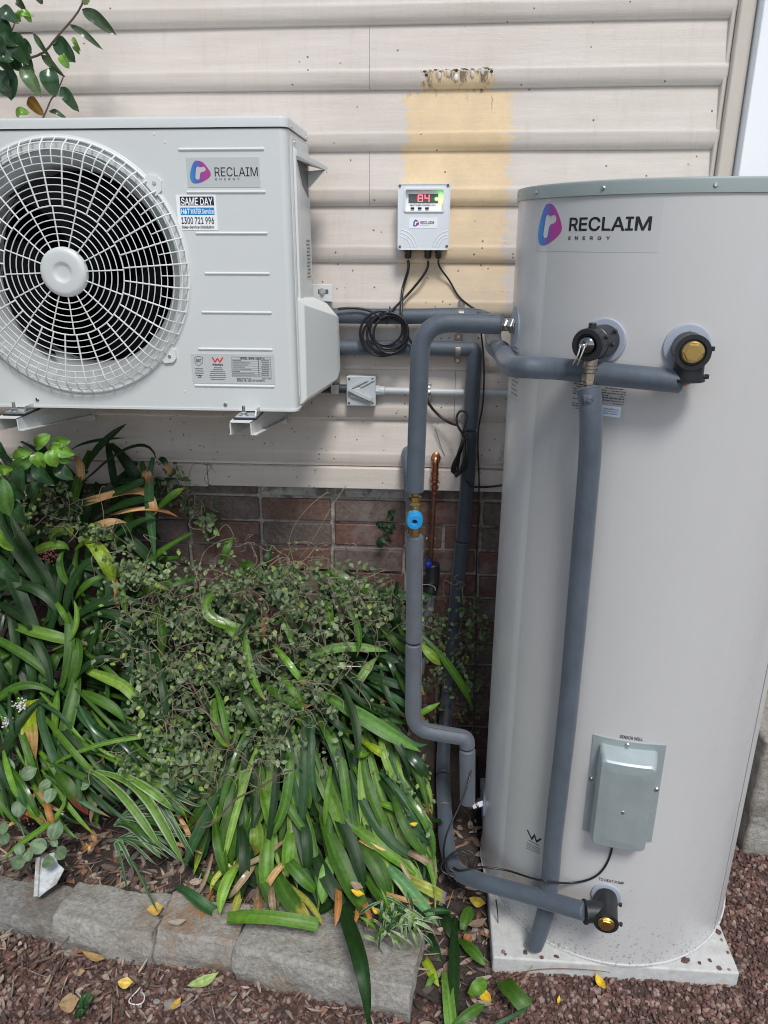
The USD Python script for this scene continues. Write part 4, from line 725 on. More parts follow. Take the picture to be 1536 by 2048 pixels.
part(rv, 'union_nut', cat_([disc_cyl(Q + V(0, 0, -.041), (0, 0, -1), .0150, .005, 24), disc_cyl(Q + V(0, 0, -.0465), (0, 0, -1), .0122, .008, 20), hexnut(Q + V(0, 0, -.055), (0, 0, -1), .0142, .0165), disc_cyl(Q + V(0, 0, -.0718), (0, 0, -1), .0135, .004, 20)]), NICKEL, 30)
def capped(name, lab, P, N, leg, L, r=.0295):
    t = thing(name, lab, 'valve', P); leg = nrm(leg); e = nrm(np.cross(leg, N)); mid = P + N * (L * .60)
    a = lathe([(0, .003), (r * .93, .003), (r, .012), (r, L - .004), (r + .002, L - .003), (r + .002, L), (r * .80, L), (r * .74, L - .004), (0, L - .006)], P, N, 40)
    part(t, 'insulation_body', a, BLACK, 35)
    part(t, 'insulation_leg', lathe([(0, 0), (r * .92, .0), (r * .92, .049), (r * 1.05, .0495), (r * 1.05, .0545), (r * .8, .0545), (0, .05)], mid, leg, 36), BLACK, 35)
    part(t, 'split_line', cat_([tube(np.array([P + N * .01 - leg * (r + .0003), P + N * (L - .004) - leg * (r + .0003)]), .0009, 5)]), INK_GREY)
    part(t, 'brass_plug', cat_([disc_cyl(P + N * (L - .009), N, .0195, .012, 32, .002), hexnut(P + N * (L + .003), N, .0165, .0045), disc_cyl(P + N * (L + .0074), N, .0135, .0012, 28)]), BRASS, 30)
    return t, mid
t2, m2 = capped('capped_outlet', 'black insulated outlet with brass plug at the upper right of the tank', P2, N2, V(.02, 0, -1), .074)
e2 = nrm(np.cross((0, 0, 1), N2))
for q in (m2 + e2 * .029 + V(0, 0, .004), m2 + e2 * .026 + V(0, 0, -.046)): part(t2, 'tie_nub', cat_([disc_cyl(q, e2, .0036, .010, 10), disc_cyl(q + e2 * .008 + V(0, 0, -.004), (0, 0, 1), .0042, .008, 8)]), BLACK)
end2 = m2 + V(0, 0, -.054)
pe = ont(1364, 763, TR + .047); pdv = nrm(pe - ont(1320, 759, TR + .045))
part(t2, 'copper_bend', tube(spline([end2 + V(.0, 0, .012), end2 + V(0, 0, -.002), pe + pdv * .008 + V(0, 0, .006), pe - pdv * .012], 14), .0085, 12), COPPER, True)
t3, m3_ = capped('lower_outlet', 'black insulated tee with brass plug at the foot of the tank', P3, N3, V(-1, -.12, .07), .086, .027)
e3 = nrm(np.cross((0, 0, 1), N3))
for d in (.02, .078): part(t3, 'tie_nub', cat_([disc_cyl(P3 + N3 * d + e3 * .026, e3, .0034, .009, 10), disc_cyl(P3 + N3 * d + e3 * .034 + V(0, 0, -.004), (0, 0, 1), .004, .008, 8)]), BLACK)

# ------------------------------------------------------------------ insulated pipes
LR = .0222
SLIT = flat('slit_dark', (.03, .036, .045), .7)
def pipe(name, label, runs, mat=LAG, group=None, r=LR, core=True):
    """runs: list of centre lines; each is one length of foam lagging"""
    t = thing(name, label, 'insulated pipe', runs[0][0], group)
    for k, P in enumerate(runs):
        P = np.asarray(P, float); d = np.r_[0, np.cumsum(np.linalg.norm(np.diff(P, axis=0), axis=1))]; n = max(10, int(d[-1] / .0045)); s = np.linspace(0, d[-1], n)
        Q = np.stack([np.interp(s, d, P[:, c]) for c in range(3)], 1); w = meshkit.noise(np.stack([s * 9, s * 0 + k, s * 0 + len(label)], 1), 3) - .5; Tq = np.gradient(Q, axis=0); Tq /= np.linalg.norm(Tq, axis=1, keepdims=True); cv_ = np.linalg.norm(np.gradient(Tq, axis=0), axis=1) / .0045
        cv_ = np.convolve(np.minimum(cv_ / 9., 1), np.ones(9) / 9, 'same'); w = w + cv_ * (.55 * (meshkit.noise(np.stack([s * 150, s * 0, s * 0 + k], 1), 5) - .5) - .5)
        part(t, 'lagging', tube(Q, r * (1 + .055 * w), 28, True, .005), mat[k] if isinstance(mat, list) else mat, True)
        Fr = frames(Q); sd_ = Fr[1] if abs(Fr[1][0] @ RT) > .3 else Fr[2]; sd_ = sd_ * np.sign(sd_[0] @ (RT - FW) + 1e-9); sd_ = sd_ * .88 - FW * .47; sd_ = sd_ - Fr[0] * (sd_ * Fr[0]).sum(1, keepdims=True); sd_ /= np.linalg.norm(sd_, axis=1, keepdims=True)
        if n > 30: part(t, 'lagging_slit', tube((Q + sd_ * (r * (1 + .055 * w) - .0004)[:, None])[4:-4:2], .0009, 5), SLIT, True)
        if core: part(t, 'copper_core', tube(np.vstack([Q[0] - nrm(Q[1] - Q[0]) * .004, Q[1:-1:6], Q[-1] + nrm(Q[-1] - Q[-2]) * .004]), .0085, 12), COPPER, True)
    return t
# (a) riser at the left of the tank, from the upper side fitting down through the blue valve
ry = -.49; top_z = at(930, 645, ry)[2]
xl = lambda y: at({700: 843, 980: 831.5}[y], y, ry)
cr_ = V(-.046, ry, top_z)
p_top = at(1004, 649, ry)
pipe('riser_pipe', 'grey lagged pipe from the tank top fitting, elbowing down to the blue valve', [fillet([p_top, V(-.044, ry, top_z + .001), at(829.5, 984, ry)], .075, 12)], group=None)
ft = thing('side_fitting', 'chrome compression fitting between riser pipe and tank top', 'pipe fitting', P4)
fo = V(p_top[0], ry, p_top[2]); ax = nrm(P4 + N4 * .002 - fo); Lf = np.linalg.norm(P4 - fo)
part(ft, 'copper_stub', tube(np.array([fo - ax * .01, fo + ax * .012]), .009, 14), COPPER, True); part(ft, 'union_nut', cat_([hexnut(fo + ax * .006, ax, .0155, .015), disc_cyl(fo + ax * .022, ax, .0125, .006, 20)]), NICKEL, 30); part(ft, 'body_nut', cat_([hexnut(fo + ax * .029, ax, .019, .010), disc_cyl(fo + ax * .0395, ax, .015, max(Lf - .036, .004), 20)]), STEEL, 30)
vl = thing('blue_valve', 'brass stop valve with bright blue round cap on the riser pipe', 'valve', at(830, 1030, ry))
vx = at(830, 1030, ry)[0]; za, zb = at(830, 985, ry)[2], at(830, 1074, ry)[2]; zm = at(831, 1030, ry)[2]; D = V(0, 0, -1)
part(vl, 'upper_union', cat_([disc_cyl(V(vx, ry, za + .006), D, .0105, .014, 20), disc_cyl(V(vx, ry, za - .004), D, .0115, .004, 20), hexnut(V(vx, ry, za - .0095), D, .0158, .014)]), BRASS, 30)
part(vl, 'valve_body', cat_([disc_cyl(V(vx, ry, zm + .028), D, .013, .058, 20), disc_cyl(V(vx, ry, zm), (0, -1, -.08), .0185, .022, 24)]), BRASS, 30)
part(vl, 'lower_union', cat_([hexnut(V(vx, ry, zm - .024), D, .015, .010), disc_cyl(V(vx, ry, zm - .034), D, .0118, zm - .034 - zb + .006, 20)]), BRASS, 30)
an = nrm(V(.02, -1, -.08)); cbase = V(vx, ry, zm) + an * .019
part(vl, 'blue_cap', lathe([(.020, -.004), (.0205, .002), (.0200, .004), (.0205, .005), (.0205, .010), (.0195, .0115), (.0195, .0235), (.0185, .0255), (.0080, .0258), (.0072, .0245), (.0060, .0195), (0, .0190)], cbase, an, 40), BLUE_CAP, 35)
part(vl, 'socket', hexnut(cbase + an * .0192, an, .0058, .0008), INK_NAVY)
for k in range(20):
    a = k * np.pi / 10; u = np.cross(an, (1, 0, 0)); u = nrm(u); w = np.cross(an, u); q = cbase + an * .0122 + (u * math.cos(a) + w * math.sin(a)) * .0196; part(vl, 'cap_ridge', tube(np.array([q, q + an * .010]), .0009, 5), BLUE_CAP, True)
pipe('lower_riser', 'grey lagged pipe below the blue valve, stepping right to the tank foot', [[at(829.5, 1070, ry), at(828, 1283, ry)], fillet([at(827.5, 1286, ry), at(826, 1458, ry), at(934, 1476, ry + .0), at(934, 1494, ry)], .055, 12), [at(934.5, 1497, ry), at(935, 1605, ry)]], LAG2, core=False)
lf_ = thing('foot_fitting', 'chrome compression fitting at the left foot of the tank', 'pipe fitting', P5)
f5 = at(944, 1612, ry + .02); ax5 = nrm(P5 - f5); part(lf_, 'copper_stub', tube(np.array([f5 - ax5 * .014, f5 + ax5 * .006]), .0075, 12), COPPER_DULL, True); part(lf_, 'union_nut', cat_([hexnut(f5 + ax5 * .002, ax5, .013, .013), disc_cyl(f5 + ax5 * .0152, ax5, .0105, .004, 18)]), NICKEL, 30); part(lf_, 'body_nut', hexnut(f5 + ax5 * .0195, ax5, .0145, max(.006, np.linalg.norm(P5 - f5) - .0195)), STEEL, 30)
# (b) hot pipe from the heat pump along the wall, swinging out round the tank front to the right outlet
q0 = [at(640, 632, -.05), at(700, 632, -.05), at(860, 632, -.05), at(955, 633, -.055)]
w1 = [at(972, 640, -.075), at(985, 665, -.20), at(1003, 700, -.50)]
w2 = [at(1003, 704, -.52), at(1022, 731, -.70), at(1060, 735, -.80), ont(1120, 738, TR + .055), ont(1180, 745, TR + .038), ont(1250, 752, TR + .042), ont(1320, 759, TR + .045), ont(1366, 763, TR + .047)]
pipe('hot_pipe', 'upper grey lagged wall pipe bending round the tank front to the right outlet', [spline(q0 + w1[:1] , 30), spline([at(958, 634, -.058)] + w1, 20), spline(w2, 40)])
# (c) lower wall pipe turning down behind the riser and forward to the tank foot
pc = [at(640, 696, -.05), at(700, 695, -.05), at(860, 696, -.05), at(925, 698, -.052)]
e_c = m3_ + nrm(V(-1, -.12, .07)) * .050
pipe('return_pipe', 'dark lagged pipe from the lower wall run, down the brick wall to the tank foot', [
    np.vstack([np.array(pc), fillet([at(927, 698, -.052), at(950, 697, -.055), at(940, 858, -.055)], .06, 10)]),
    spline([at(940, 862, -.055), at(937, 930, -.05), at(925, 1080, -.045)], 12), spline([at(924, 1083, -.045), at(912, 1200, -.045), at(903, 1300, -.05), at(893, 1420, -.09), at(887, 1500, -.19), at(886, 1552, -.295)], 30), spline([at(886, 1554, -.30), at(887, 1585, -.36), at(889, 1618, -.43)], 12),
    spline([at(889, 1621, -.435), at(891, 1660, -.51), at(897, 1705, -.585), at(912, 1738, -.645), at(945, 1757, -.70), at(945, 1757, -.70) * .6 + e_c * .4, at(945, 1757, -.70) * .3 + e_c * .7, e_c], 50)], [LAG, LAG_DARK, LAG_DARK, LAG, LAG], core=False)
# (d) cold supply: copper from the wall down to the blue tap and a lagged length into the plants
cs = thing('copper_supply', 'copper water pipe coming out of the boards and running down the bricks', 'pipe', at(870, 940, -.03))
c0 = at(872, 913, -.012); c1 = at(871, 918, -.042); zz = [at(868, y, -.042) for y in (940, 962, 985, 1120)]
part(cs, 'wall_socket', cat_([disc_cyl(c0 + V(0, .012, .004), (0, -1, -.1), .0135, .022, 20), disc_cyl(c0 + V(0, -.012, .0), (0, -1, -.3), .015, .006, 20)]), COPPER, 30)
part(cs, 'elbow', tube(fillet([c0 + V(0, -.004, 0), c1 + V(0, 0, .002), at(869.5, 962, -.042)], .022, 8), .0108, 16), COPPER, True)
part(cs, 'crimp_ring', cat_([disc_cyl(at(869.5, y, -.042), (0, 0, -1), rr, h, 20) for y, rr, h in ((946, .0135, .006), (953, .0125, .004), (961, .0135, .005), (972, .0118, .010), (984, .0115, .006))]), COPPER, 30)
part(cs, 'riser', tube(np.array([at(869.5, 960, -.042), at(865, 1050, -.036), at(861, 1125, -.034)]), .0078, 14), COPPER_DULL, True)
c2 = at(862, 1079, -.03); part(cs, 'saddle', cat_([rbox(c2 + V(-.017, .004, -.006), c2 + V(.017, .007, .006), .001), tube(np.array([c2 + V(.0095 * math.cos(a), -.0115 * math.sin(a), 0) for a in np.linspace(0, np.pi, 9)]), .003, 5)]), COPPER_DULL, 30)
for s in (-1, 1): part(cs, 'saddle_screw', disc_cyl(c2 + V(.0135 * s, .004, 0), (0, -1, 0), .0042, .003, 14), STEEL)
tp = thing('blue_tap', 'small shiny blue tap body in a black rubber sleeve behind the riser pipe', 'tap', at(862, 1150, -.05))
c3 = at(857, 1126, -.055); part(tp, 'tap_body', cat_([disc_cyl(c3 + V(0, 0, .012), (0, 0, -1), .007, .02, 16), lathe([(0, .0), (.008, .001), (.0125, .006), (.0125, .014), (.006, .018), (0, .019)], c3 + V(0, .006, -.004), (0, -1, -.1), 24), tube(np.array([c3 + V(-.003, 0, .022), c3 + V(0, 0, .006)]), .0035, 8)]), BLUE_DARK, 40)
part(tp, 'rubber_sleeve', tube(spline([at(865, 1126, -.042), at(865, 1150, -.045), at(863, 1172, -.052), at(859, 1188, -.06)], 16), .0235, 24, True, .006), BLACK, True); part(tp, 'sleeve_band', tube(spline([at(861, 1163, -.053), at(860.5, 1168, -.0545)], 4), .0248, 24, True, .001), BLACK, True)
pipe('cold_pipe', 'purplish lagged pipe from the blue tap slanting down behind the lower riser', [spline([at(860, 1176, -.055), at(852, 1240, -.07), at(842, 1300, -.10), at(834, 1360, -.13)], 16)], pbr('lagging_purple', (.135, .13, .155), .6, var=.12, bump=.15, bscale=300), r=.021, core=False)
pipe('stub_pipe', 'short lagged pipe stub curving out of the wall behind the riser', [spline([at(818, 903, -.0), at(815, 915, -.05), at(817, 940, -.075), at(824, 1005, -.08), at(829, 1030, -.08)], 22)], LAG, r=.0205, core=False)
# (e) relief drain down the tank front
d0_ = Q + V(0, 0, -.079)
part(rv, 'copper_tail', tube(np.array([Q + V(0, 0, -.07), Q + V(0, 0, -.10)]), .0078, 12), COPPER, True)
pd = [Q + V(0, 0, -.082), ont(1182, 860, TR + .062), ont(1173, 1000, TR + .046), ont(1162, 1130, TR + .04), ont(1149, 1280, TR + .036), ont(1135, 1430, TR + .034), ont(1118, 1580, TR + .033), ont(1106, 1690, TR + .031), ont(1097, 1790, TR + .030), onz(1068, 1893, .070)]
dr = pipe('drain_pipe', 'long vertical lagged drain pipe down the tank front, cut open at its foot', [spline(pd, 90)])
part(dr, 'torn_notch', tube(np.array([pd[0] + V(-.004, -.0225, -.010), pd[0] + V(-.002, -.0205, -.020), pd[0] + V(0, -.0195, -.034)]), np.array([.010, .012, .006]), 12), FOAM_CUT, True)
# saddles and small copper end
def clip(label, px, ya, yb, zoff=0.):
    t = thing('pipe_saddle', label, 'pipe clip', at(px, (ya + yb) / 2, -.03), 'copper saddles on the wall pipes'); a, b = at(px, ya, -.018), at(px, yb, -.018); zc_ = (a[2] + b[2]) / 2
    th = np.linspace(0, np.pi, 14); P = np.array([V(a[0], -.05 - (LR + .0015) * math.sin(q), zc_ + (LR + .0015) * math.cos(q)) for q in th]); P = np.vstack([V(a[0], -.02, zc_ + LR + .0015), P, V(a[0], -.02, zc_ - LR - .0015)])
    ms = [hull(np.vstack([P[i] + V(s, 0, 0) for s in (-.0075, .0075)] + [P[i + 1] + V(s, 0, 0) for s in (-.0075, .0075)] + [P[i] + V(s, 0, 0) + nrm(P[i] - V(a[0], -.05, zc_)) * .0012 for s in (-.0075, .0075)] + [P[i + 1] + V(s, 0, 0) + nrm(P[i + 1] - V(a[0], -.05, zc_)) * .0012 for s in (-.0075, .0075)])) for i in range(len(P) - 1)]
    part(t, 'strap', cat_(ms), DULLC, 30)
    for s in (1, -1):
        c = V(a[0], -.0195, zc_ + s * (LR + .0125)); part(t, 'tab', onwall(affinity.translate(Point(0, 0).buffer(.0105).union(sbox(-.0105, -.012, .0105, 0) if s > 0 else sbox(-.0105, 0, .0105, .012)), c[0], c[2]), .0014, -.0182), DULLC, 30); part(t, 'screw', cat_([disc_cyl(c, back, .0052, .0026, 16), disc_cyl(c + V(0, -.0026, 0), back, .002, .0004, 6)]), NICKEL)
DULLC = pbr('saddle_metal', (.28, .235, .205), .45, .7, var=.2, scale=60)
clip('tarnished pipe saddle on the upper wall pipe, its top tab showing above', 922, 618, 646); clip('tarnished pipe saddle round the lower wall pipe with two screws', 916, 684, 710)
solo('stopped_end', lathe([(.006, -.02), (.0085, -.018), (.0085, .004), (.0078, .009), (.005, .012), (0, .0128)], at(952, 911, -.025), (0, -1, 0), 20), COPPER, 'small round copper pipe end poking from the boards by the tank', 'stopped pipe', smooth=40)
# thin sensor cable across the tank foot
a_ = tpt((ax0 + ax1) / 2 - .012, zb_ - .0, .012)
cable('sensor_cable', 'black sensor cable from the grey cover looping left to the foot pipe', [a_, ont(1222, 1705, TR + .004), ont(1205, 1740, TR + .004), ont(1180, 1758, TR + .006), ont(1140, 1766, TR + .012), ont(1090, 1762, TR + .068), ont(1050, 1752, TR + .03), ont(1010, 1740, TR + .03), at(975, 1735, -.70), at(950, 1735, -.69), at(930, 1740, -.69), at(908, 1735, -.665)], .0026, n=90)
lp_ = thing('cable_loops', 'two loose loops of thin black cable round the foot pipe elbow', 'cable', at(915, 1720, -.65))
for cx_, cy_, ra, rb_, dy in ((922, 1722, 28, 22, -.66), (912, 1730, 30, 20, -.665), (915, 1728, 24, 26, -.668)): th = np.linspace(0, 2 * np.pi, 33) + cx_; part(lp_, 'cable_loop', tube(np.array([at(cx_ + ra * math.cos(t), cy_ + rb_ * math.sin(t) - 4 * math.cos(t), dy - .014 * math.sin(t)) for t in th]), .0024, 7), CABLE, True)

# ------------------------------------------------------------------ plants
def bedY(py): return np.interp(py, [840, 1000, 1150, 1300, 1400, 1500, 1600, 1700, 1800, 1850, 1950, 2060], [-.12, -.15, -.22, -.33, -.42, -.52, -.60, -.68, -.77, -.86, -1.02, -1.07])
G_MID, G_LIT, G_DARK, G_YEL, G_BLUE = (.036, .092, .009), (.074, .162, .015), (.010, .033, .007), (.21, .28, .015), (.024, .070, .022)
C_BROWN, C_TAN, C_RED, C_CREAM = (.23, .105, .03), (.38, .23, .10), (.13, .03, .018), (.55, .50, .32)
def ribbon(P, w, hint, kind='strap', fold=.22, roll=0., base=G_MID, tip=None, tipat=.8, stripe=None, n=16, rnd=None, tipw=.04, spots=0.):
    """a leaf blade along the centre line P: five vertices across, folded at the midrib; returns vertices, faces, colours"""
    P = spline(P, n) if len(P) > 2 else np.linspace(P[0], P[1], n)
    T = np.gradient(P, axis=0); T /= np.maximum(np.linalg.norm(T, axis=1, keepdims=True), 1e-9)
    S = np.cross(T, hint); S /= np.maximum(np.linalg.norm(S, axis=1, keepdims=True), 1e-6); N = np.cross(S, T)
    a = roll * np.linspace(.6, 1, n); S, N = S * np.cos(a)[:, None] + N * np.sin(a)[:, None], N * np.cos(a)[:, None] - S * np.sin(a)[:, None]
    t = np.linspace(0, 1, n)
    if kind == 'strap': pw = np.minimum(1, .42 + 1.5 * t) * np.where(t > .62, np.clip(1 - ((t - .62) / .385) ** 1.9, tipw, 1), 1)
    elif kind == 'cut': pw = np.minimum(1, .8 + t)
    else: pw = np.clip(np.sin(np.pi * np.clip(t, .0, 1) ** .80) ** .72, .03, 1) * np.where(t > .85, 1 - .5 * (t - .85) / .15, 1)
    s = np.array([-1, -.5, 0, .5, 1.]); hw = w / 2 * pw
    wav = .05 * np.sin(t * 9 + (rnd or 0)) * w
    v = P[:, None] + S[:, None] * (s[None, :, None] * hw[:, None, None]) + N[:, None] * ((np.abs(s)[None, :] * fold * hw[:, None] + wav[:, None] * (np.abs(s) > .9) * np.sign(s))[..., None])
    c = np.tile(np.array(base, float), (n, 5, 1)); c *= (1 + .10 * np.abs(s)[None, :, None]); c[:, 2] *= np.array([1.35, 1.3, 1.25])
    if stripe is not None: c[:, 0] = stripe; c[:, 4] = stripe
    elif kind == 'strap': c[:, 2] *= 1.12; c *= (1 + .22 * (t[:, None, None] - .35))
    if tip is not None:
        jag = .05 * np.array([1, -.6, .4, -1, .7]); k = smooth01((t[:, None] - tipat + jag[None]) / .05)[..., None]; c = c * (1 - k) + np.array(tip) * k
    uv = np.stack(np.broadcast_arrays(s[None] * 3.2, t[:, None] * 1.3, np.full((n, 5), (rnd or 0) * 3.7 + w * 900)), -1); c = np.concatenate([c, uv], -1)
    i = np.arange(n - 1)[:, None] * 5 + np.arange(4)[None]; f = np.stack([i, i + 1, i + 6, i + 5], -1).reshape(-1, 4)
    return v.reshape(-1, 3), np.vstack([f[:, [0, 1, 2]], f[:, [0, 2, 3]]]), c.reshape(-1, 6)
def tojoin(parts):
    V_, F_, C_, o = [], [], [], 0
    for v, f, c in parts: V_.append(v); F_.append(f + o); C_.append(c); o += len(v)
    return trimesh.Trimesh(np.vstack(V_), np.vstack(F_), process=False), np.vstack(C_)
VIEW = nrm(CAM - V(-.4, -.4, .5)); LR_ = random.Random(21)
def hero(par, px, w, base=G_MID, tip=None, tipat=.8, kind='strap', mat=None, dY=0., arch=.03, roll=None, fold=.22, stripe=None, name='leaf', Yf=None, label=None, slope=.06):
    """one blade through photograph points lying on the planting, arched up off it"""
    n = len(px); P = []
    for k, (x, y) in enumerate(px):
        t = k / (n - 1); Y = (Yf(y) if callable(Yf) else (Yf if Yf is not None else float(bedY(y)))) + dY - arch * math.sin(math.pi * min(t * 1.0, 1)) + slope * (.5 - t) * 0
        P.append(at(x, y, Y))
    wm_ = w * .92 * mpp(P[n // 2]); h = nrm(VIEW + V(0, 0, .5)); b = np.array(base) * LR_.uniform(.85, 1.15)
    v, f, c = ribbon(P, wm_, h, kind, fold, LR_.uniform(-.4, .4) if roll is None else roll, b, tip, tipat, stripe, rnd=LR_.uniform(0, 6))
    return part(par, name, trimesh.Trimesh(v, f, process=False), mat or LEAF, True, col=c, label=label)
def veg(name, label, cat, px, Y, group=None): return thing(name, label, cat, at(px[0], px[1], Y), group)

# strap leaved clumps: the blades that can be told apart in the photograph
SG = None
A = veg('strap_leaf_plant', 'strap leaved clump at the left with a broad yellow leaf turning brown', 'plant', (125, 1400), -.35)
for px, w, kw in [
    ([(150, 1330), (150, 1380), (133, 1455), (130, 1557)], 30, dict(base=G_MID)), ([(-30, 1262), (5, 1285), (58, 1317), (114, 1376)][::-1], 20, dict(base=G_MID)), ([(20, 1250), (88, 1268), (165, 1288)], 27, dict(base=(.075, .15, .02))),
    ([(66, 1400), (58, 1440), (60, 1467), (62, 1512)], 38, dict(base=G_YEL, tip=(.40, .25, .09), tipat=.55, kind='cut', fold=.08)), ([(116, 1380), (112, 1426), (110, 1486)], 18, dict(base=G_LIT)), ([(92, 1385), (82, 1420), (90, 1465), (114, 1528), (132, 1566)], 20, dict(base=G_BLUE)),
    ([(150, 1380), (176, 1391), (222, 1414), (252, 1450)], 22, dict(base=G_MID)), ([(170, 1335), (190, 1347), (249, 1373), (275, 1402), (297, 1433)], 24, dict(base=(.13, .22, .03), tip=C_CREAM, tipat=.92)), ([(88, 1540), (161, 1502), (234, 1481), (383, 1471)], 10, dict(base=G_LIT, arch=.06)),
    ([(150, 1400), (161, 1426), (199, 1467), (230, 1512)], 20, dict(base=G_BLUE)), ([(120, 1540), (125, 1560), (148, 1590), (176, 1630)], 30, dict(base=G_MID, tip=C_RED, tipat=.62)), ([(128, 1570), (117, 1628), (59, 1675), (4, 1727)], 13, dict(base=G_LIT)),
    ([(105, 1196), (129, 1231), (142, 1262)], 13, dict(base=G_LIT)), ([(130, 1300), (155, 1290), (150, 1345), (126, 1390)][::-1], 24, dict(base=G_MID)), ([(110, 1390), (60, 1370), (20, 1380), (-20, 1420)], 18, dict(base=G_MID)), ([(100, 1385), (95, 1330), (70, 1280), (30, 1240)], 20, dict(base=G_DARK)),
    ([(118, 1385), (135, 1330), (140, 1270), (130, 1210)], 22, dict(base=G_MID)), ([(128, 1385), (165, 1340), (200, 1320), (260, 1330)], 20, dict(base=G_DARK)), ([(100, 1395), (60, 1420), (20, 1480), (0, 1540)], 22, dict(base=G_DARK)), ([(105, 1300), (150, 1260), (148, 1200)], 16, dict(base=(.1, .19, .03)))]: hero(A, px, w, **kw)
B = veg('strap_leaf_plant', 'strap leaved clump under the camellia with a bright yellow green drooping leaf', 'plant', (150, 1110), -.22)
for px, w, kw in [
    ([(160, 1080), (190, 1092), (212, 1122), (222, 1150), (220, 1188)], 32, dict(base=(.22, .33, .03), arch=.05)), ([(228, 1150), (278, 1158), (336, 1180)], 17, dict(base=(.2, .3, .04))), ([(240, 1160), (246, 1195), (254, 1235)], 14, dict(base=G_LIT)), ([(100, 1085), (112, 1065), (130, 1058), (142, 1075)], 30, dict(base=(.17, .25, .03))),
    ([(60, 1110), (90, 1095), (120, 1090), (138, 1100)], 22, dict(base=(.13, .24, .03))), ([(132, 1095), (120, 1120), (125, 1150), (150, 1180)], 16, dict(base=G_MID)), ([(120, 1220), (90, 1150), (50, 1090), (20, 1020)], 22, dict(base=G_DARK)), ([(130, 1240), (140, 1180), (170, 1130), (210, 1120)], 22, dict(base=G_DARK)),
    ([(140, 1250), (200, 1225), (250, 1240), (300, 1290)], 24, dict(base=G_DARK)), ([(135, 1260), (180, 1215), (240, 1200), (300, 1220)], 22, dict(base=G_DARK)), ([(125, 1250), (90, 1190), (40, 1170), (-20, 1190)], 24, dict(base=G_DARK)), ([(150, 1200), (180, 1165), (220, 1150)], 16, dict(base=G_MID)), ([(224, 1180), (230, 1160), (236, 1210), (236, 1205)], 13, dict(base=C_TAN, tip=C_BROWN, tipat=.4)),
    ([(-10, 1130), (20, 1150), (60, 1240), (90, 1290)], 30, dict(base=G_DARK)), ([(0, 1000), (20, 1080), (70, 1150), (85, 1210)], 26, dict(base=G_DARK))]: hero(B, px, w, **kw)
C_ = veg('strap_leaf_plant', 'strap leaved clump against the boards with dry brown torn leaf ends', 'plant', (250, 1010), -.13)
for px, w, kw in [
    ([(100, 1040), (150, 1012), (195, 998), (262, 982), (304, 992)], 19, dict(base=G_DARK, tip=C_TAN, tipat=.42, kind='cut')), ([(150, 1058), (190, 1053), (222, 1044), (254, 1046)], 18, dict(base=G_MID, tip=C_TAN, tipat=.42)), ([(220, 1030), (255, 1022), (300, 1018), (356, 1034)], 13, dict(base=C_TAN, tip=C_BROWN, tipat=.6)), ([(170, 960), (200, 935), (234, 909), (284, 891), (313, 920)], 13, dict(base=G_DARK)),
    ([(175, 940), (190, 905), (220, 873), (252, 848)], 16, dict(base=G_DARK)), ([(306, 915), (299, 960), (299, 1010), (311, 1127)], 20, dict(base=G_BLUE)), ([(310, 1020), (328, 1005), (346, 990), (370, 975)], 18, dict(base=G_MID, tip=G_YEL, tipat=.8)), ([(180, 1005), (230, 985), (280, 965), (300, 950)], 20, dict(base=G_DARK)),
    ([(190, 1040), (240, 1012), (290, 1000), (330, 1000)], 22, dict(base=G_DARK)), ([(200, 1090), (250, 1060), (290, 1040), (320, 1040)], 20, dict(base=G_DARK)), ([(288, 960), (292, 945), (300, 960), (308, 970)], 18, dict(base=C_TAN, tip=C_BROWN, tipat=.5)), ([(300, 985), (304, 1000), (308, 1018), (306, 1030)], 17, dict(base=C_TAN, tip=C_BROWN, tipat=.7)),
    ([(148, 912), (160, 930), (162, 950), (160, 965)], 17, dict(base=C_TAN, tip=C_BROWN, tipat=.7)), ([(315, 925), (326, 920), (336, 935), (342, 950)], 14, dict(base=G_DARK, tip=C_TAN, tipat=.5)), ([(140, 905), (160, 890), (200, 880), (255, 876)], 7, dict(base=G_DARK)), ([(150, 1100), (200, 1075), (240, 1080)], 14, dict(base=G_LIT))]: hero(C_, px, w, **kw)
D_ = veg('strap_leaf_plant', 'strap leaved clump in front of the bricks with a curled bright green leaf', 'plant', (560, 1260), -.30)
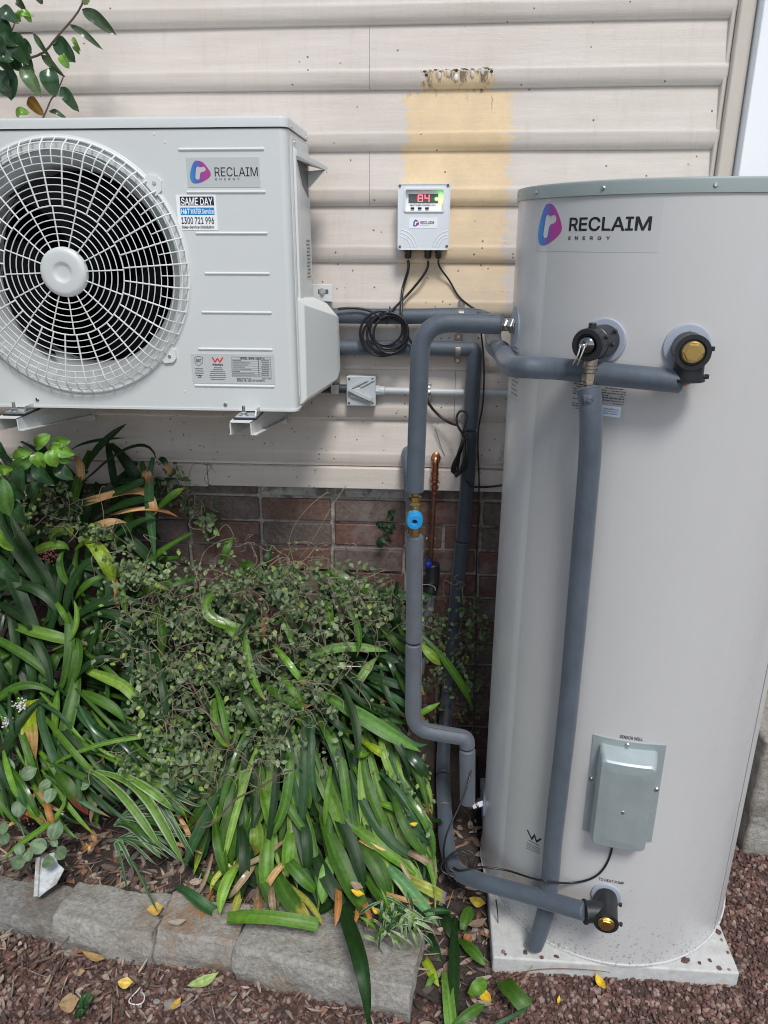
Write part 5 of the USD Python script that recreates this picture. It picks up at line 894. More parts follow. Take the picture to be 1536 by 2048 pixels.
for px, w, kw in [
    ([(428, 1188), (413, 1206), (420, 1232), (459, 1251), (500, 1258)], 24, dict(base=G_LIT, mat=GLOSSY, dY=-.06)), ([(600, 1330), (634, 1310), (667, 1297), (725, 1295), (776, 1303)], 21, dict(base=(.12, .23, .05), dY=-.03)), ([(640, 1160), (652, 1147), (693, 1160), (725, 1177), (757, 1192)], 20, dict(base=G_MID, mat=GLOSSY)), ([(660, 1240), (690, 1255), (742, 1281), (792, 1332)], 20, dict(base=G_DARK)),
    ([(708, 1385), (722, 1355), (755, 1313)], 19, dict(base=(.13, .22, .06))), ([(524, 1285), (527, 1255), (534, 1217)], 14, dict(base=C_BROWN, tip=(.16, .07, .03), tipat=.5, dY=-.03)), ([(446, 1130), (452, 1102), (466, 1072)], 16, dict(base=G_MID)), ([(480, 1130), (500, 1135), (505, 1155)], 24, dict(base=G_MID, mat=GLOSSY)),
    ([(600, 1300), (640, 1270), (700, 1250), (760, 1260)], 20, dict(base=G_DARK)), ([(650, 1200), (660, 1230), (658, 1260)], 17, dict(base=G_LIT)), ([(520, 1150), (535, 1120), (540, 1090)], 16, dict(base=G_DARK)), ([(700, 1290), (760, 1270), (830, 1290), (870, 1330)], 20, dict(base=G_DARK)),
    ([(420, 1260), (450, 1290), (480, 1320)], 18, dict(base=G_DARK)), ([(525, 1290), (550, 1296), (570, 1308)], 18, dict(base=G_DARK)), ([(840, 1270), (880, 1310), (920, 1365), (944, 1415)], 17, dict(base=G_MID, Yf=-.30)), ([(838, 1285), (862, 1310), (882, 1328)], 20, dict(base=(.14, .23, .03), tip=C_TAN, tipat=.93, Yf=-.34)), ([(800, 1445), (845, 1425), (880, 1405)], 15, dict(base=G_LIT, Yf=-.36))]: hero(D_, px, w, **kw)
E_ = veg('strap_leaf_plant', 'big cascading strap leaved clump left of the lower riser, pale leaves lying to the kerb', 'plant', (600, 1500), -.48)
for px, w, kw in [
    ([(640, 1385), (709, 1425), (774, 1464), (841, 1503)], 33, dict(base=(.07, .16, .03), dY=-.02)), ([(550, 1370), (573, 1480), (589, 1545), (598, 1650)], 29, dict(base=G_BLUE, mat=GLOSSY)), ([(615, 1500), (647, 1571), (673, 1627), (688, 1715)], 27, dict(base=G_LIT)), ([(628, 1445), (677, 1526), (699, 1604), (733, 1722)], 26, dict(base=G_DARK, mat=GLOSSY, tip=G_LIT, tipat=.72)),
    ([(724, 1490), (739, 1578), (765, 1643), (802, 1706)], 22, dict(base=G_MID)), ([(474, 1540), (462, 1610), (459, 1675), (464, 1735)], 32, dict(base=G_MID)), ([(520, 1560), (537, 1617), (544, 1666)], 30, dict(base=G_LIT)), ([(541, 1650), (533, 1724), (533, 1795)], 32, dict(base=G_LIT)), ([(584, 1650), (576, 1701), (576, 1755)], 27, dict(base=G_LIT)),
    ([(540, 1560), (582, 1623), (630, 1692)], 17, dict(base=G_MID, tip=C_BROWN, tipat=.85)), ([(675, 1630), (758, 1692), (838, 1755)], 26, dict(base=G_LIT)), ([(664, 1705), (651, 1757), (644, 1808)], 30, dict(base=(.11, .23, .05))), ([(645, 1635), (670, 1701), (699, 1767), (747, 1852)], 43, dict(base=G_MID)), ([(690, 1668), (758, 1740), (776, 1808)], 36, dict(base=G_MID)),
    ([(506, 1630), (514, 1675), (505, 1712)], 31, dict(base=(.1, .17, .02), tip=(.2, .17, .03), tipat=.7)), ([(588, 1515), (608, 1571), (620, 1618)], 25, dict(base=G_LIT)), ([(455, 1836), (530, 1834), (636, 1850)], 27, dict(base=G_LIT, kind='cut')), ([(755, 1715), (810, 1770), (877, 1852)], 28, dict(base=(.08, .18, .07))), ([(800, 1752), (850, 1775), (890, 1797)], 24, dict(base=(.25, .28, .05), tip=(.18, .13, .3), tipat=.93, kind='cut')),
    ([(582, 1405), (598, 1430), (614, 1452)], 31, dict(base=G_LIT, kind='cut')), ([(482, 1725), (449, 1773), (440, 1828)], 24, dict(base=(.14, .26, .03))), ([(660, 1745), (700, 1856), (723, 1934), (738, 2065)], 35, dict(base=G_DARK)), ([(548, 1730), (579, 1798), (624, 1840)], 38, dict(base=G_MID, tip=(.26, .24, .03), tipat=.72)), ([(500, 1700), (540, 1798), (565, 1852)], 20, dict(base=G_MID)),
    ([(440, 1560), (420, 1620), (390, 1680), (370, 1740)], 24, dict(base=G_BLUE)), ([(430, 1640), (440, 1700), (455, 1760)], 26, dict(base=G_MID)), ([(640, 1600), (690, 1660), (720, 1740), (730, 1790)], 28, dict(base=G_DARK)), ([(760, 1560), (800, 1610), (830, 1660)], 22, dict(base=G_DARK)), ([(700, 1540), (735, 1620), (790, 1690), (850, 1720)], 24, dict(base=G_BLUE)), ([(790, 1600), (830, 1660), (860, 1690)], 20, dict(base=G_BLUE)),
    ([(620, 1690), (650, 1750), (700, 1830)], 30, dict(base=G_DARK)), ([(560, 1700), (600, 1750), (640, 1790)], 27, dict(base=G_MID)), ([(720, 1740), (770, 1800), (800, 1850)], 34, dict(base=G_MID)), ([(480, 1640), (490, 1720), (482, 1800)], 24, dict(base=G_DARK)), ([(600, 1620), (615, 1690), (610, 1760)], 24, dict(base=G_DARK)), ([(700, 1500), (722, 1510), (740, 1502)], 14, dict(base=G_LIT)), ([(720, 1480), (760, 1505), (772, 1515)], 18, dict(base=G_YEL)), ([(780, 1590), (800, 1625), (796, 1640)], 16, dict(base=G_YEL))]: hero(E_, px, w, **kw)
F_ = veg('strap_leaf_plant', 'loose cut strap leaves lying on the ground between kerb end and slab', 'cut leaves', (910, 1920), -.90)
gz = lambda y: float(onz(900, y, .04)[1])
for px, w, kw in [
    ([(911, 1835), (908, 1930), (912, 2050)], 24, dict(base=G_DARK)), ([(893, 1945), (897, 2000), (902, 2056)], 27, dict(base=(.09, .19, .03), kind='cut')), ([(1005, 1962), (1030, 1990), (1054, 2016)], 36, dict(base=G_MID, kind='cut')), ([(920, 1880), (948, 1905), (972, 1932)], 23, dict(base=G_MID)), ([(843, 1845), (862, 1890), (884, 1925)], 28, dict(base=G_DARK)),
    ([(843, 1905), (860, 1940), (878, 1974)], 20, dict(base=G_YEL)), ([(905, 2052), (935, 2030), (970, 2008)], 22, dict(base=G_MID)), ([(960, 2060), (1010, 2040), (1060, 2012)], 9, dict(base=G_BLUE)), ([(925, 1860), (930, 1840), (945, 1815)], 26, dict(base=G_MID)), ([(850, 1985), (862, 1960), (876, 1950)], 13, dict(base=G_LIT)), ([(880, 1800), (895, 1850), (905, 1880)], 24, dict(base=G_DARK)), ([(940, 1990), (955, 1975), (975, 1965)], 30, dict(base=G_LIT))]: hero(F_, px, w, Yf=gz, arch=.012, roll=0., **kw)

# the many narrower blades between the big ones
def flow(par, n, src, ang, ln, wd, cols, dq):
    for k in range(n):
        x, y = LR_.uniform(*src[0]), LR_.uniform(*src[1]); a = ang(x) + LR_.gauss(0, .22); L_ = LR_.uniform(*ln); x1, y1 = x + math.sin(a) * L_, y + math.cos(a) * L_; b = LR_.uniform(-.14, .14) * L_; y1 = min(y1, 1855 if x1 > 380 else 1690); x1 = min(x1, 868 - max(0, 1700 - y1) * .06)
        px = [(x, y), (x + (x1 - x) * .33 + math.cos(a) * b * .8, y + (y1 - y) * .30 - math.sin(a) * b * .8), (x + (x1 - x) * .68 + math.cos(a) * b, y + (y1 - y) * .66 - math.sin(a) * b), (x1, y1)]
        tip = LR_.choice([None, None, None, C_BROWN, C_TAN, G_YEL]); c = np.array(LR_.choice(cols)) * LR_.uniform(.75, 1.3)
        hero(par, px, LR_.uniform(*wd), base=tuple(c), tip=tip, tipat=LR_.uniform(.82, .95), dY=LR_.uniform(*dq), arch=LR_.uniform(.01, .045), mat=GLOSSY if LR_.random() < .12 else LEAF)
flow(E_, 150, ((430, 800), (1400, 1620)), lambda x: (x - 590) / 300, (120, 290), (11, 24), [G_LIT, G_MID, G_MID, G_BLUE, G_DARK, (.13, .22, .04)], (-.01, .07))
flow(A, 120, ((-40, 330), (1370, 1570)), lambda x: .75 + (x - 150) / 500, (80, 200), (6, 15), [G_LIT, G_MID, G_BLUE, G_DARK, G_DARK], (-.02, .05))
flow(A, 26, ((-30, 420), (1560, 1720)), lambda x: LR_.uniform(-1.4, 1.4), (40, 110), (6, 15), [C_TAN, C_BROWN, (.20, .14, .09)], (.0, .05))
flow(E_, 34, ((400, 820), (1620, 1800)), lambda x: (x - 590) / 240 + LR_.uniform(-.6, .6), (50, 130), (7, 18), [C_TAN, C_BROWN, (.22, .16, .10), (.26, .27, .05)], (-.01, .04))
flow(D_, 16, ((300, 700), (1150, 1400)), lambda x: .5, (70, 160), (14, 22), [G_LIT, G_MID, G_DARK], (-.10, -.05))
flow(D_, 45, ((560, 800), (1220, 1420)), lambda x: .9, (70, 180), (10, 19), [G_MID, G_DARK, G_DARK, G_BLUE], (-.02, .06))
flow(B, 60, ((-40, 240), (1080, 1330)), lambda x: LR_.uniform(-.6, 1.5), (80, 210), (12, 24), [G_MID, G_DARK, G_DARK, G_DARK, G_DARK], (.0, .07))
# dark inner blades filling the clumps behind those
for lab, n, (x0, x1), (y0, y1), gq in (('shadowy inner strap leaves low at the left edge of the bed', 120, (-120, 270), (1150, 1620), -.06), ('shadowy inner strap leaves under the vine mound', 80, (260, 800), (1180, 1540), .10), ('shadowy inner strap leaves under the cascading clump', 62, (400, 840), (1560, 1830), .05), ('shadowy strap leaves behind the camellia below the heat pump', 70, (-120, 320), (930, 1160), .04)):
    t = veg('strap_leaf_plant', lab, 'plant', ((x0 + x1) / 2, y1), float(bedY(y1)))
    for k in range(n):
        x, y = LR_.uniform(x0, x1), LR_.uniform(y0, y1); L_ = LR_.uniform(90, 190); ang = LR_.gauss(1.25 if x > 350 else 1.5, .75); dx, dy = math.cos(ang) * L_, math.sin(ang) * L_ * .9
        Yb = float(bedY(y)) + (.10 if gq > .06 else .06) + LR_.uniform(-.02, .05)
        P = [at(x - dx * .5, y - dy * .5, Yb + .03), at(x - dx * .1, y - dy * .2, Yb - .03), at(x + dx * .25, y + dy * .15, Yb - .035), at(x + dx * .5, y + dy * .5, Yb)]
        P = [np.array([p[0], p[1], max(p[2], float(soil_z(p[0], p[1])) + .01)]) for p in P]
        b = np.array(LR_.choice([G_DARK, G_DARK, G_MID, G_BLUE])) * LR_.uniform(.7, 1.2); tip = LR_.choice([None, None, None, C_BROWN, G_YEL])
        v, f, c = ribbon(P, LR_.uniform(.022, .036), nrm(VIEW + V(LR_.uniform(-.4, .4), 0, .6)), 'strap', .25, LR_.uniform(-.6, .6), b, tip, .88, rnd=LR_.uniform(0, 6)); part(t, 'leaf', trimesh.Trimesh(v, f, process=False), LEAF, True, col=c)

# grassy striped leaves at the lower left
sgp = veg('striped_grass_plant', 'thin leaved striped grass plant over the leaf litter left of the clump', 'plant', (230, 1660), -.62)
for cx_, cy_, n, a0_, a1_ in ((228, 1652, 16, -.7, .9), (225, 1684, 8, -.6, 1.6), (250, 1545, 12, .1, 1.3), (300, 1600, 12, .0, 1.2)):
    for k in range(n):
        a = LR_.uniform(a0_, a1_); L_ = LR_.uniform(60, 170); px = [(cx_, cy_), (cx_ + math.cos(a) * L_ * .4, cy_ + math.sin(a) * L_ * .35 - 14), (cx_ + math.cos(a) * L_ * .75, cy_ + math.sin(a) * L_ * .7 - 4), (cx_ + math.cos(a) * L_, cy_ + math.sin(a) * L_)]
        hero(sgp, px, LR_.uniform(5, 10), base=LR_.choice([G_MID, G_BLUE, G_BLUE]), stripe=(.34, .40, .27) if LR_.random() < .5 else None, arch=.015, dY=-.02)
for px, w in (([(176, 1540), (249, 1596), (293, 1654), (324, 1698)], 18), ([(190, 1543), (278, 1581), (316, 1631), (345, 1685), (368, 1728)], 20), ([(234, 1543), (308, 1587), (348, 1622)], 18)): hero(sgp, px, w, base=G_LIT, stripe=(.30, .38, .2), dY=-.04)
sg2 = veg('striped_grass_plant', 'pale striped grass tuft at the kerb end', 'plant', (790, 1850), -.84)
for k in range(60):
    a = LR_.uniform(-2.6, 2.9); L_ = LR_.uniform(22, 78); cx_, cy_ = 800 + LR_.gauss(0, 26), 1842 + LR_.gauss(0, 16); x1, y1 = cx_ + math.cos(a) * L_, cy_ + math.sin(a) * L_ * .8
    hero(sg2, [(cx_, cy_), ((cx_ + x1) / 2, (cy_ + y1) / 2 - 6), (x1, y1)], LR_.uniform(4, 8), base=LR_.choice([G_LIT, G_BLUE, (.2, .27, .12)]), stripe=(.45, .5, .38) if LR_.random() < .6 else None, arch=.015, dY=-.02, Yf=-.86)

# camellia
def cam_leaf(par, a, b, w, base, Y, mat=GLOSSY, dy=.0, tip=None, roll=None, fold=.3):
    A_, B_ = at(*a, Y), at(*b, Y - dy); Mx = (A_ + B_) / 2 + V(0, -.006, .004)
    P = [A_, A_ * .7 + B_ * .3 + V(0, -.006, .003), Mx + V(0, -.003, 0), A_ * .25 + B_ * .75 + V(0, -.003, .0), B_ + V(0, .003, -.003)]
    v, f, c = ribbon(P, w * mpp(A_), nrm(V(LR_.uniform(-.3, .3), -1, LR_.uniform(0, .5))), 'ovate', fold, LR_.uniform(-.35, .35) if roll is None else roll, np.array(base) * LR_.uniform(.85, 1.15), tip, .8, n=14, rnd=LR_.uniform(0, 6))
    return part(par, 'leaf', trimesh.Trimesh(v, f, process=False), mat, True, col=c)
DK, BR, UN = (.022, .058, .022), (.13, .27, .035), (.045, .075, .035)
cm = veg('camellia_branch', 'camellia branch with glossy dark leaves reaching over the top left of the heat pump', 'plant', (60, 120), -.12)
sp = lambda pts, r, par=None, nm='stem', Y=-.13: part(par or cm, nm, tube(spline([at(x, y, Y) for x, y in pts], 20), np.linspace(r, r * .6, 20), 7), STEM, True)
sp([(-40, 165), (30, 132), (57, 117), (87, 105), (109, 80), (137, 48), (163, 11), (168, -20)], .0036); sp([(-10, 60), (22, 66), (50, 66), (66, 66)], .0022); sp([(70, 250), (89, 230), (103, 198), (109, 191), (120, 170), (128, 150)], .0024); sp([(30, 132), (42, 134), (46, 133)], .002); sp([(22, 66), (30, 45), (36, 30)], .0018)
for a, b, w, c, Y in (((164, 19), (232, 67), 25, UN, -.13), ((139, 49), (206, 97), 13, UN, -.12), ((109, 78), (150, 122), 34, DK, -.12), ((82, 111), (129, 151), 16, UN, -.13), ((66, 66), (104, 119), 13, UN, -.14), ((20, 68), (56, 127), 42, DK, -.17), ((98, 136), (109, 191), 36, DK, -.14), ((121, 175), (157, 221), 24, DK, -.14),
    ((44, 133), (81, 191), 29, (.07, .12, .045), -.16), ((20, 138), (21, 198), 43, DK, -.17), ((-8, 98), (29, 148), 34, DK, -.16), ((-5, 36), (22, 68), 32, DK, -.16), ((32, 0), (51, 18), 16, UN, -.12), ((98, 222), (136, 237), 10, UN, -.11), ((46, 128), (68, 142), 20, DK, -.12), ((0, 150), (10, 190), 26, DK, -.14), ((75, -6), (84, 5), 14, UN, -.12), ((145, 75), (160, 100), 10, BR, -.13), ((150, 90), (158, 106), 12, (.08, .15, .03), -.13), ((53, 105), (64, 140), 18, UN, -.11)): cam_leaf(cm, a, b, w, c, Y)
for a, b, w, Y in (((-12, 60), (34, 88), 38, -.19), ((-10, 120), (26, 116), 36, -.2), ((8, 96), (44, 140), 36, -.15), ((-14, 150), (16, 178), 38, -.19), ((28, 150), (8, 186), 30, -.14), ((-6, 20), (36, 44), 30, -.18), ((40, 88), (62, 104), 26, -.13), ((-10, 74), (8, 108), 34, -.21)): cam_leaf(cm, a, b, w, DK, Y)
for a, b, w in (((36, 40), (67, 28), 20), ((40, 44), (34, 18), 17), ((122, 110), (137, 134), 20), ((33, 233), (58, 222), 18), ((48, 22), (62, 42), 15)): cam_leaf(cm, a, b, w, BR, -.15)
cam_leaf(cm, (56, 196), (87, 229), 24, (.24, .13, .02), -.10, LEAF, tip=(.3, .2, .03))
part(cm, 'bud', lathe([(.0, -.014), (.007, -.010), (.0105, 0), (.008, .010), (.0, .017)], at(171, -2, -.13), nrm(V(.4, 0, 1)), 16), pbr('bud_green', (.20, .23, .10), .5, var=.3, scale=90), 60)
cl_ = veg('camellia_shrub', 'camellia shrub at the left edge with bright new leaves below the heat pump', 'plant', (40, 960), -.36)
for pts in ([(-40, 1010), (10, 960), (44, 930), (66, 917), (105, 899)], [(-40, 1150), (0, 1120)], [(-40, 960), (0, 945), (20, 930)], [(-30, 1090), (0, 1060)], [(105, 899), (112, 890), (122, 884)]): sp(pts, .003, cl_, Y=-.345)
for a, b, w, c, Y in (((98, 895), (149, 908), 30, BR, -.36), ((101, 870), (69, 898), 25, BR, -.37), ((104, 899), (111, 933), 28, BR, -.39), ((65, 904), (23, 913), 21, BR, -.37), ((66, 917), (23, 940), 29, (.07, .16, .03), -.37), ((76, 903), (86, 937), 32, BR, -.375), ((44, 932), (44, 984), 36, DK, -.38), ((64, 928), (108, 970), 30, DK, -.37), ((108, 930), (146, 958), 28, DK, -.36), ((-4, 882), (14, 921), 26, DK, -.38),
    ((-6, 945), (26, 934), 24, BR, -.37), ((-6, 1116), (39, 1164), 34, DK, -.40), ((4, 955), (18, 1032), 38, (.06, .14, .03), -.37), ((-6, 1058), (27, 1102), 32, BR, -.39), ((110, 888), (140, 880), 24, BR, -.36), ((60, 940), (30, 970), 24, DK, -.36), ((20, 960), (50, 1000), 30, DK, -.355), ((80, 960), (60, 1000), 26, DK, -.35), ((112, 905), (140, 925), 24, (.09, .2, .03), -.355), ((0, 980), (-20, 1040), 34, DK, -.37), ((30, 1000), (50, 1050), 28, DK, -.35), ((-10, 900), (-30, 950), 34, DK, -.37)): cam_leaf(cl_, a, b, w, c, Y)

STEM_G = pbr('stem_green', (.10, .16, .04), .6, var=.2)
# round leaved seedlings, flowers, seed heads
rl_ = veg('round_leaf_plant', 'little plant with round grey green leaves on the litter at the lower left', 'plant', (60, 1640), -.64)
for k, (x, y, r) in enumerate(((12, 1535, 20), (58, 1546, 17), (8, 1562, 20), (38, 1618, 17), (100, 1592, 15), (112, 1660, 19), (76, 1692, 18), (36, 1724, 17), (58, 1710, 12), (122, 1705, 15), (8, 1656, 13), (10, 1676, 13), (90, 1570, 12), (110, 1686, 9), (172, 1570, 12), (240, 1690, 13), (40, 1700, 12), (98, 1724, 15))):
    P = at(x, y, float(bedY(y)) - .03); h = nrm(V(LR_.uniform(-.5, .5), -.8, 1)); u = nrm(np.cross(h, V(LR_.uniform(-1, 1), .3, LR_.uniform(-1, 1)))); R_ = r * mpp(P); v, f, c = ribbon([P - u * R_, P - u * R_ * .4 + h * .002, P + u * R_ * .4 + h * .002, P + u * R_], R_ * 1.7, h, 'ovate', .12, 0, np.array((.12, .19, .10)) * LR_.uniform(.7, 1.1), n=12); part(rl_, 'leaf', trimesh.Trimesh(v, f, process=False), LEAF, True, col=c)
for pts in ([(130, 1575), (118, 1628), (60, 1676), (4, 1726)], [(40, 1540), (35, 1590), (38, 1640), (60, 1690)], [(60, 1600), (90, 1640), (112, 1690)]): part(rl_, 'stem', tube(spline([at(x, y, float(bedY(y)) - .02) for x, y in pts], 16), .0022, 6), STEM_G, True)
def cluster(name, label, cat, px, py, n, r, sp_, mat, Y):
    t = veg(name, label, cat, (px, py), Y); 
    for k in range(n): m = trimesh.creation.icosphere(1, r * LR_.uniform(.6, 1.2)); m.vertices *= [1, LR_.uniform(.5, 1), LR_.uniform(.6, 1)]; m.apply_translation(at(px + LR_.gauss(0, sp_), py + LR_.gauss(0, sp_ * .8), Y + LR_.uniform(-.01, .01))); part(t, 'floret', m, mat, True)
cluster('flower_head', 'small white flower head at the left edge above the grey green leaves', 'flower', 40, 1412, 46, .0032, 7, SPAL, -.47); cluster('flower_head', 'fading white flower cluster cut by the left frame edge', 'flower', 14, 1444, 40, .003, 8, SPAL, -.49)
cluster('seed_head', 'orange brown seed head on the leaf litter at the lower left', 'seed head', 52, 1630, 60, .0038, 9, SEED, -.63); cluster('seed_head', 'dark red seed head among the strap leaves under the camellia', 'seed head', 98, 1112, 60, .0036, 9, BERRY, -.26)

# ------------------------------------------------------------------ creeping vine: thousands of small leaves and wiry stems
import shapely
def sample_px(poly, n):
    P = Polygon(poly); x0, y0, x1, y1 = P.bounds; out = np.zeros((0, 2))
    while len(out) < n:
        q = RNG.uniform([x0, y0], [x1, y1], (n * 2, 2)); out = np.vstack([out, q[shapely.contains_xy(P, q[:, 0], q[:, 1])]])
    return out[:n]
def small_leaves(pos, L, cols, flat_=.55):
    """ovate folded leaflets, 6 triangles each, at pos (n,3) with lengths L and colours; normals lean up and out"""
    n = len(pos); N = RNG.normal(0, flat_, (n, 3)) + np.array([0, -.75, .8]); N /= np.linalg.norm(N, axis=1, keepdims=True)
    D = RNG.normal(0, 1, (n, 3)) + np.array([0, -.3, -.5]); D -= N * (D * N).sum(1, keepdims=True); D /= np.linalg.norm(D, axis=1, keepdims=True); S = np.cross(N, D)
    u = np.array([(0, 0, 0), (.38, .34, .06), (.75, .24, .03), (1.05, 0, -.06), (.75, -.24, .03), (.38, -.34, .06), (.5, 0, -.03)]); 
    v = pos[:, None] + L[:, None, None] * (u[None, :, 0:1] * D[:, None] + u[None, :, 1:2] * S[:, None] + u[None, :, 2:3] * N[:, None])
    t = np.array([(0, 1, 6), (1, 2, 6), (2, 3, 6), (3, 4, 6), (4, 5, 6), (5, 0, 6)]); f = (np.arange(n)[:, None, None] * 7 + t[None]).reshape(-1, 3)
    return trimesh.Trimesh(v.reshape(-1, 3), f, process=False), np.hstack([np.repeat(cols, 7, 0), np.repeat(RNG.uniform(0, 50, (n, 3)), 7, 0) + np.tile(u * .6, (n, 1))])
MAIN = [(235, 1170), (300, 1120), (420, 1118), (500, 1135), (560, 1130), (640, 1120), (720, 1160), (770, 1200), (770, 1250), (705, 1270), (700, 1330), (690, 1400), (655, 1450), (600, 1500), (560, 1530), (500, 1520), (420, 1560), (330, 1560), (300, 1500), (260, 1430), (250, 1330), (230, 1260)]
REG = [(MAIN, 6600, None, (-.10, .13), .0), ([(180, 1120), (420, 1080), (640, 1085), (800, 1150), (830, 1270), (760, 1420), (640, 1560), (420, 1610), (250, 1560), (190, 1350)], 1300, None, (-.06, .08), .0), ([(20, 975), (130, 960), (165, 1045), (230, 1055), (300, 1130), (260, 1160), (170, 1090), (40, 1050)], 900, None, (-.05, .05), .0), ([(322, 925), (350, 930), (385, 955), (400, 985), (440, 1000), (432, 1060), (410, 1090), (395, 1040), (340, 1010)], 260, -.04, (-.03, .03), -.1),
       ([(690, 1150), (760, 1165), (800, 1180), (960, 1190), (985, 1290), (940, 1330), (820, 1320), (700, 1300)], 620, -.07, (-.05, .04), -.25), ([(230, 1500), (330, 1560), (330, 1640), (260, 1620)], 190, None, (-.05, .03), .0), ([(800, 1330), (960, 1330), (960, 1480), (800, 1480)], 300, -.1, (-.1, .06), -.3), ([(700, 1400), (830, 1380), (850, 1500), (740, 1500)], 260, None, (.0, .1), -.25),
       ([(690, 1560), (850, 1500), (880, 1680), (760, 1640)], 200, None, (-.03, .05), -.2), ([(1475, 1340), (1545, 1330), (1545, 1385), (1480, 1395)], 90, -.30, (-.05, .05), .0)]
POS, COL, LEN = [], [], []
for poly, n, Yf, (lo, hi), dk in REG:
    q = sample_px(poly, int(n * 1.5)); g0 = meshkit.fbm(np.c_[q / 95, np.zeros(len(q))], 3, 12); g1 = meshkit.fbm(np.c_[q / 48, np.ones(len(q))], 3, 17)
    keep = (g1 > .47) | (RNG.random(len(q)) < .20); q, g0 = q[keep], g0[keep]; d = RNG.uniform(lo, hi, len(q)) + (g0 - .5) * .26
    for (x, y), dd, gg in zip(q, d, meshkit.fbm(np.c_[q / 30, np.full(len(q), 5.)], 2, 23)):
        Y = (float(bedY(y)) if Yf is None else Yf) + dd; p = at(x, y, Y)
        if p[2] < float(soil_z(p[0], p[1])) + .008 and p[1] > -1: p = at(x, y, Y - .06)
        if p[1] > -.005: p[1] = -.005 - .01 * RNG.random()
        POS.append(p)
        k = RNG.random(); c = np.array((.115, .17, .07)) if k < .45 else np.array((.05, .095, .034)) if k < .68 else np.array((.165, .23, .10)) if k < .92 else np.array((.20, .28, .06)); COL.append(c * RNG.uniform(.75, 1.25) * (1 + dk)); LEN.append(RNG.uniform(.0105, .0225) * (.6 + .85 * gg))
m, c = small_leaves(np.array(POS), np.array(LEN), np.array(COL))
cv = thing('creeping_vine', 'grey green small leaved creeper mounded over the bed and climbing the bricks', 'vine', at(480, 1320, -.33), kind='stuff')
part(cv, 'foliage', m, VINE, True, kind='stuff', col=c)
st_ = []
for k in range(320):
    poly = REG[k % 2][0] if k < 250 else REG[[2, 3, 4, 6][k % 4]][0]; x, y = sample_px(poly, 1)[0]; Yf = None if k < 250 or k % 4 == 0 else -.06; a = RNG.uniform(0, 2 * np.pi); L_ = RNG.uniform(25, 110); P = []
    for s in np.linspace(0, 1, 6): P.append(at(x + math.cos(a) * L_ * s + RNG.normal(0, 6), y + math.sin(a) * L_ * s * .8 - 22 * math.sin(math.pi * s) + RNG.normal(0, 5), (float(bedY(y)) if Yf is None else Yf) - (.105 if Yf is None else .03) + RNG.normal(0, .01)))
    st_.append(tube(spline(P, 18), RNG.uniform(.0006, .0014), 5))
part(cv, 'stems', cat_(st_), pbr('vine_stem', (.19, .155, .105), .85, var=.45, scale=60), True, kind='stuff')
# unseen camellia inferred from its branches; crown added and enlarged to shade the left
ct_ = thing('camellia_shade_tree', 'unseen tall camellia left of the garden bed, its crown enlarged to shade the tank', 'tree', (-1.75, -.55, .2))
part(ct_, 'trunk', tube(spline([(-1.78, -.5, .1), (-1.76, -.52, .7), (-1.80, -.56, 1.4), (-1.72, -.6, 2.2), (-1.7, -.6, 2.9)], 30), np.linspace(.035, .014, 30), 10), STEM, True)
br_ = []
for k in range(34):
    z = RNG.uniform(.5, 2.7); a = RNG.uniform(2.2, 5.2); L_ = RNG.uniform(.35, .8); b0 = V(-1.76, -.55, z); br_.append(tube(spline([b0, b0 + V(math.cos(a) * L_ * .5, math.sin(a) * L_ * .6, .08), b0 + V(math.cos(a) * L_ * .8, math.sin(a) * L_ * 1.2, .22)], 10), np.linspace(.009, .003, 10), 6))
part(ct_, 'limbs', cat_(br_), STEM, True)
n_ = 9500; q = RNG.normal(0, 1, (n_, 3)); q /= np.linalg.norm(q, axis=1, keepdims=True); q *= RNG.uniform(.25, 1., (n_, 1)) ** .45; q = V(-2.05, -1.25, 1.75) + q * [.62, 1.5, 1.35]; q = q[(q[:, 1] < -.03) & (meshkit.fbm(q * 4, 3, 6) > .38)]
m, c = small_leaves(q, RNG.uniform(.05, .085, len(q)), np.array((.02, .055, .02)) * RNG.uniform(.6, 1.7, (len(q), 1))); part(ct_, 'crown', m, GLOSSY, True, col=c)
# sprigs and dry stems that stand clear
spg = thing('climbing_sprig', 'small dark leaved sprig hanging on the bricks left of the blue valve', 'sprig', at(770, 1050, -.02))
part(spg, 'stem', tube(spline([at(x, y, -.02) for x, y in ((778, 1018), (772, 1040), (768, 1062), (764, 1085), (760, 1110), (738, 1120))], 20), .0014, 6), STEM, True)
for a, b, w in (((776, 1028), (792, 1022), 12), ((774, 1032), (788, 1040), 11), ((770, 1048), (750, 1048), 12), ((772, 1046), (792, 1058), 11), ((768, 1062), (786, 1054), 12), ((765, 1072), (758, 1096), 17), ((766, 1068), (784, 1085), 8), ((768, 1060), (756, 1052), 9), ((770, 1052), (786, 1068), 10)): cam_leaf(spg, a, b, w, (.02, .05, .022), -.025, LEAF)
def stem_thing(name, label, pts, r, Y, mat, cat='stem', n=30):
    P = [at(x, y, Y if not callable(Y) else Y(y)) for x, y in pts]; return solo(name, tube(spline(P, n), np.linspace(r, r * .6, n), 6), mat, label, cat, smooth=True)
stem_thing('dry_stem', 'pale straight dry stem leaning across the bricks', [(692, 972), (660, 1020), (628, 1075), (600, 1115)], .0016, -.06, STEM_PALE); stem_thing('dry_stem', 'curved tan dry stem arching in front of the bricks', [(655, 985), (605, 1028), (580, 1075), (582, 1105), (590, 1138)], .0015, -.08, STEM_PALE)
stem_thing('dry_stem', 'thin brown twig dropping over the bricks at the left', [(345, 1090), (362, 1110), (385, 1128)], .0014, -.05, STEM); stem_thing('dry_stem', 'faint thin stem on the painted top bricks', [(772, 980), (750, 1010), (735, 1040), (722, 1060)], .0009, -.02, STEM)
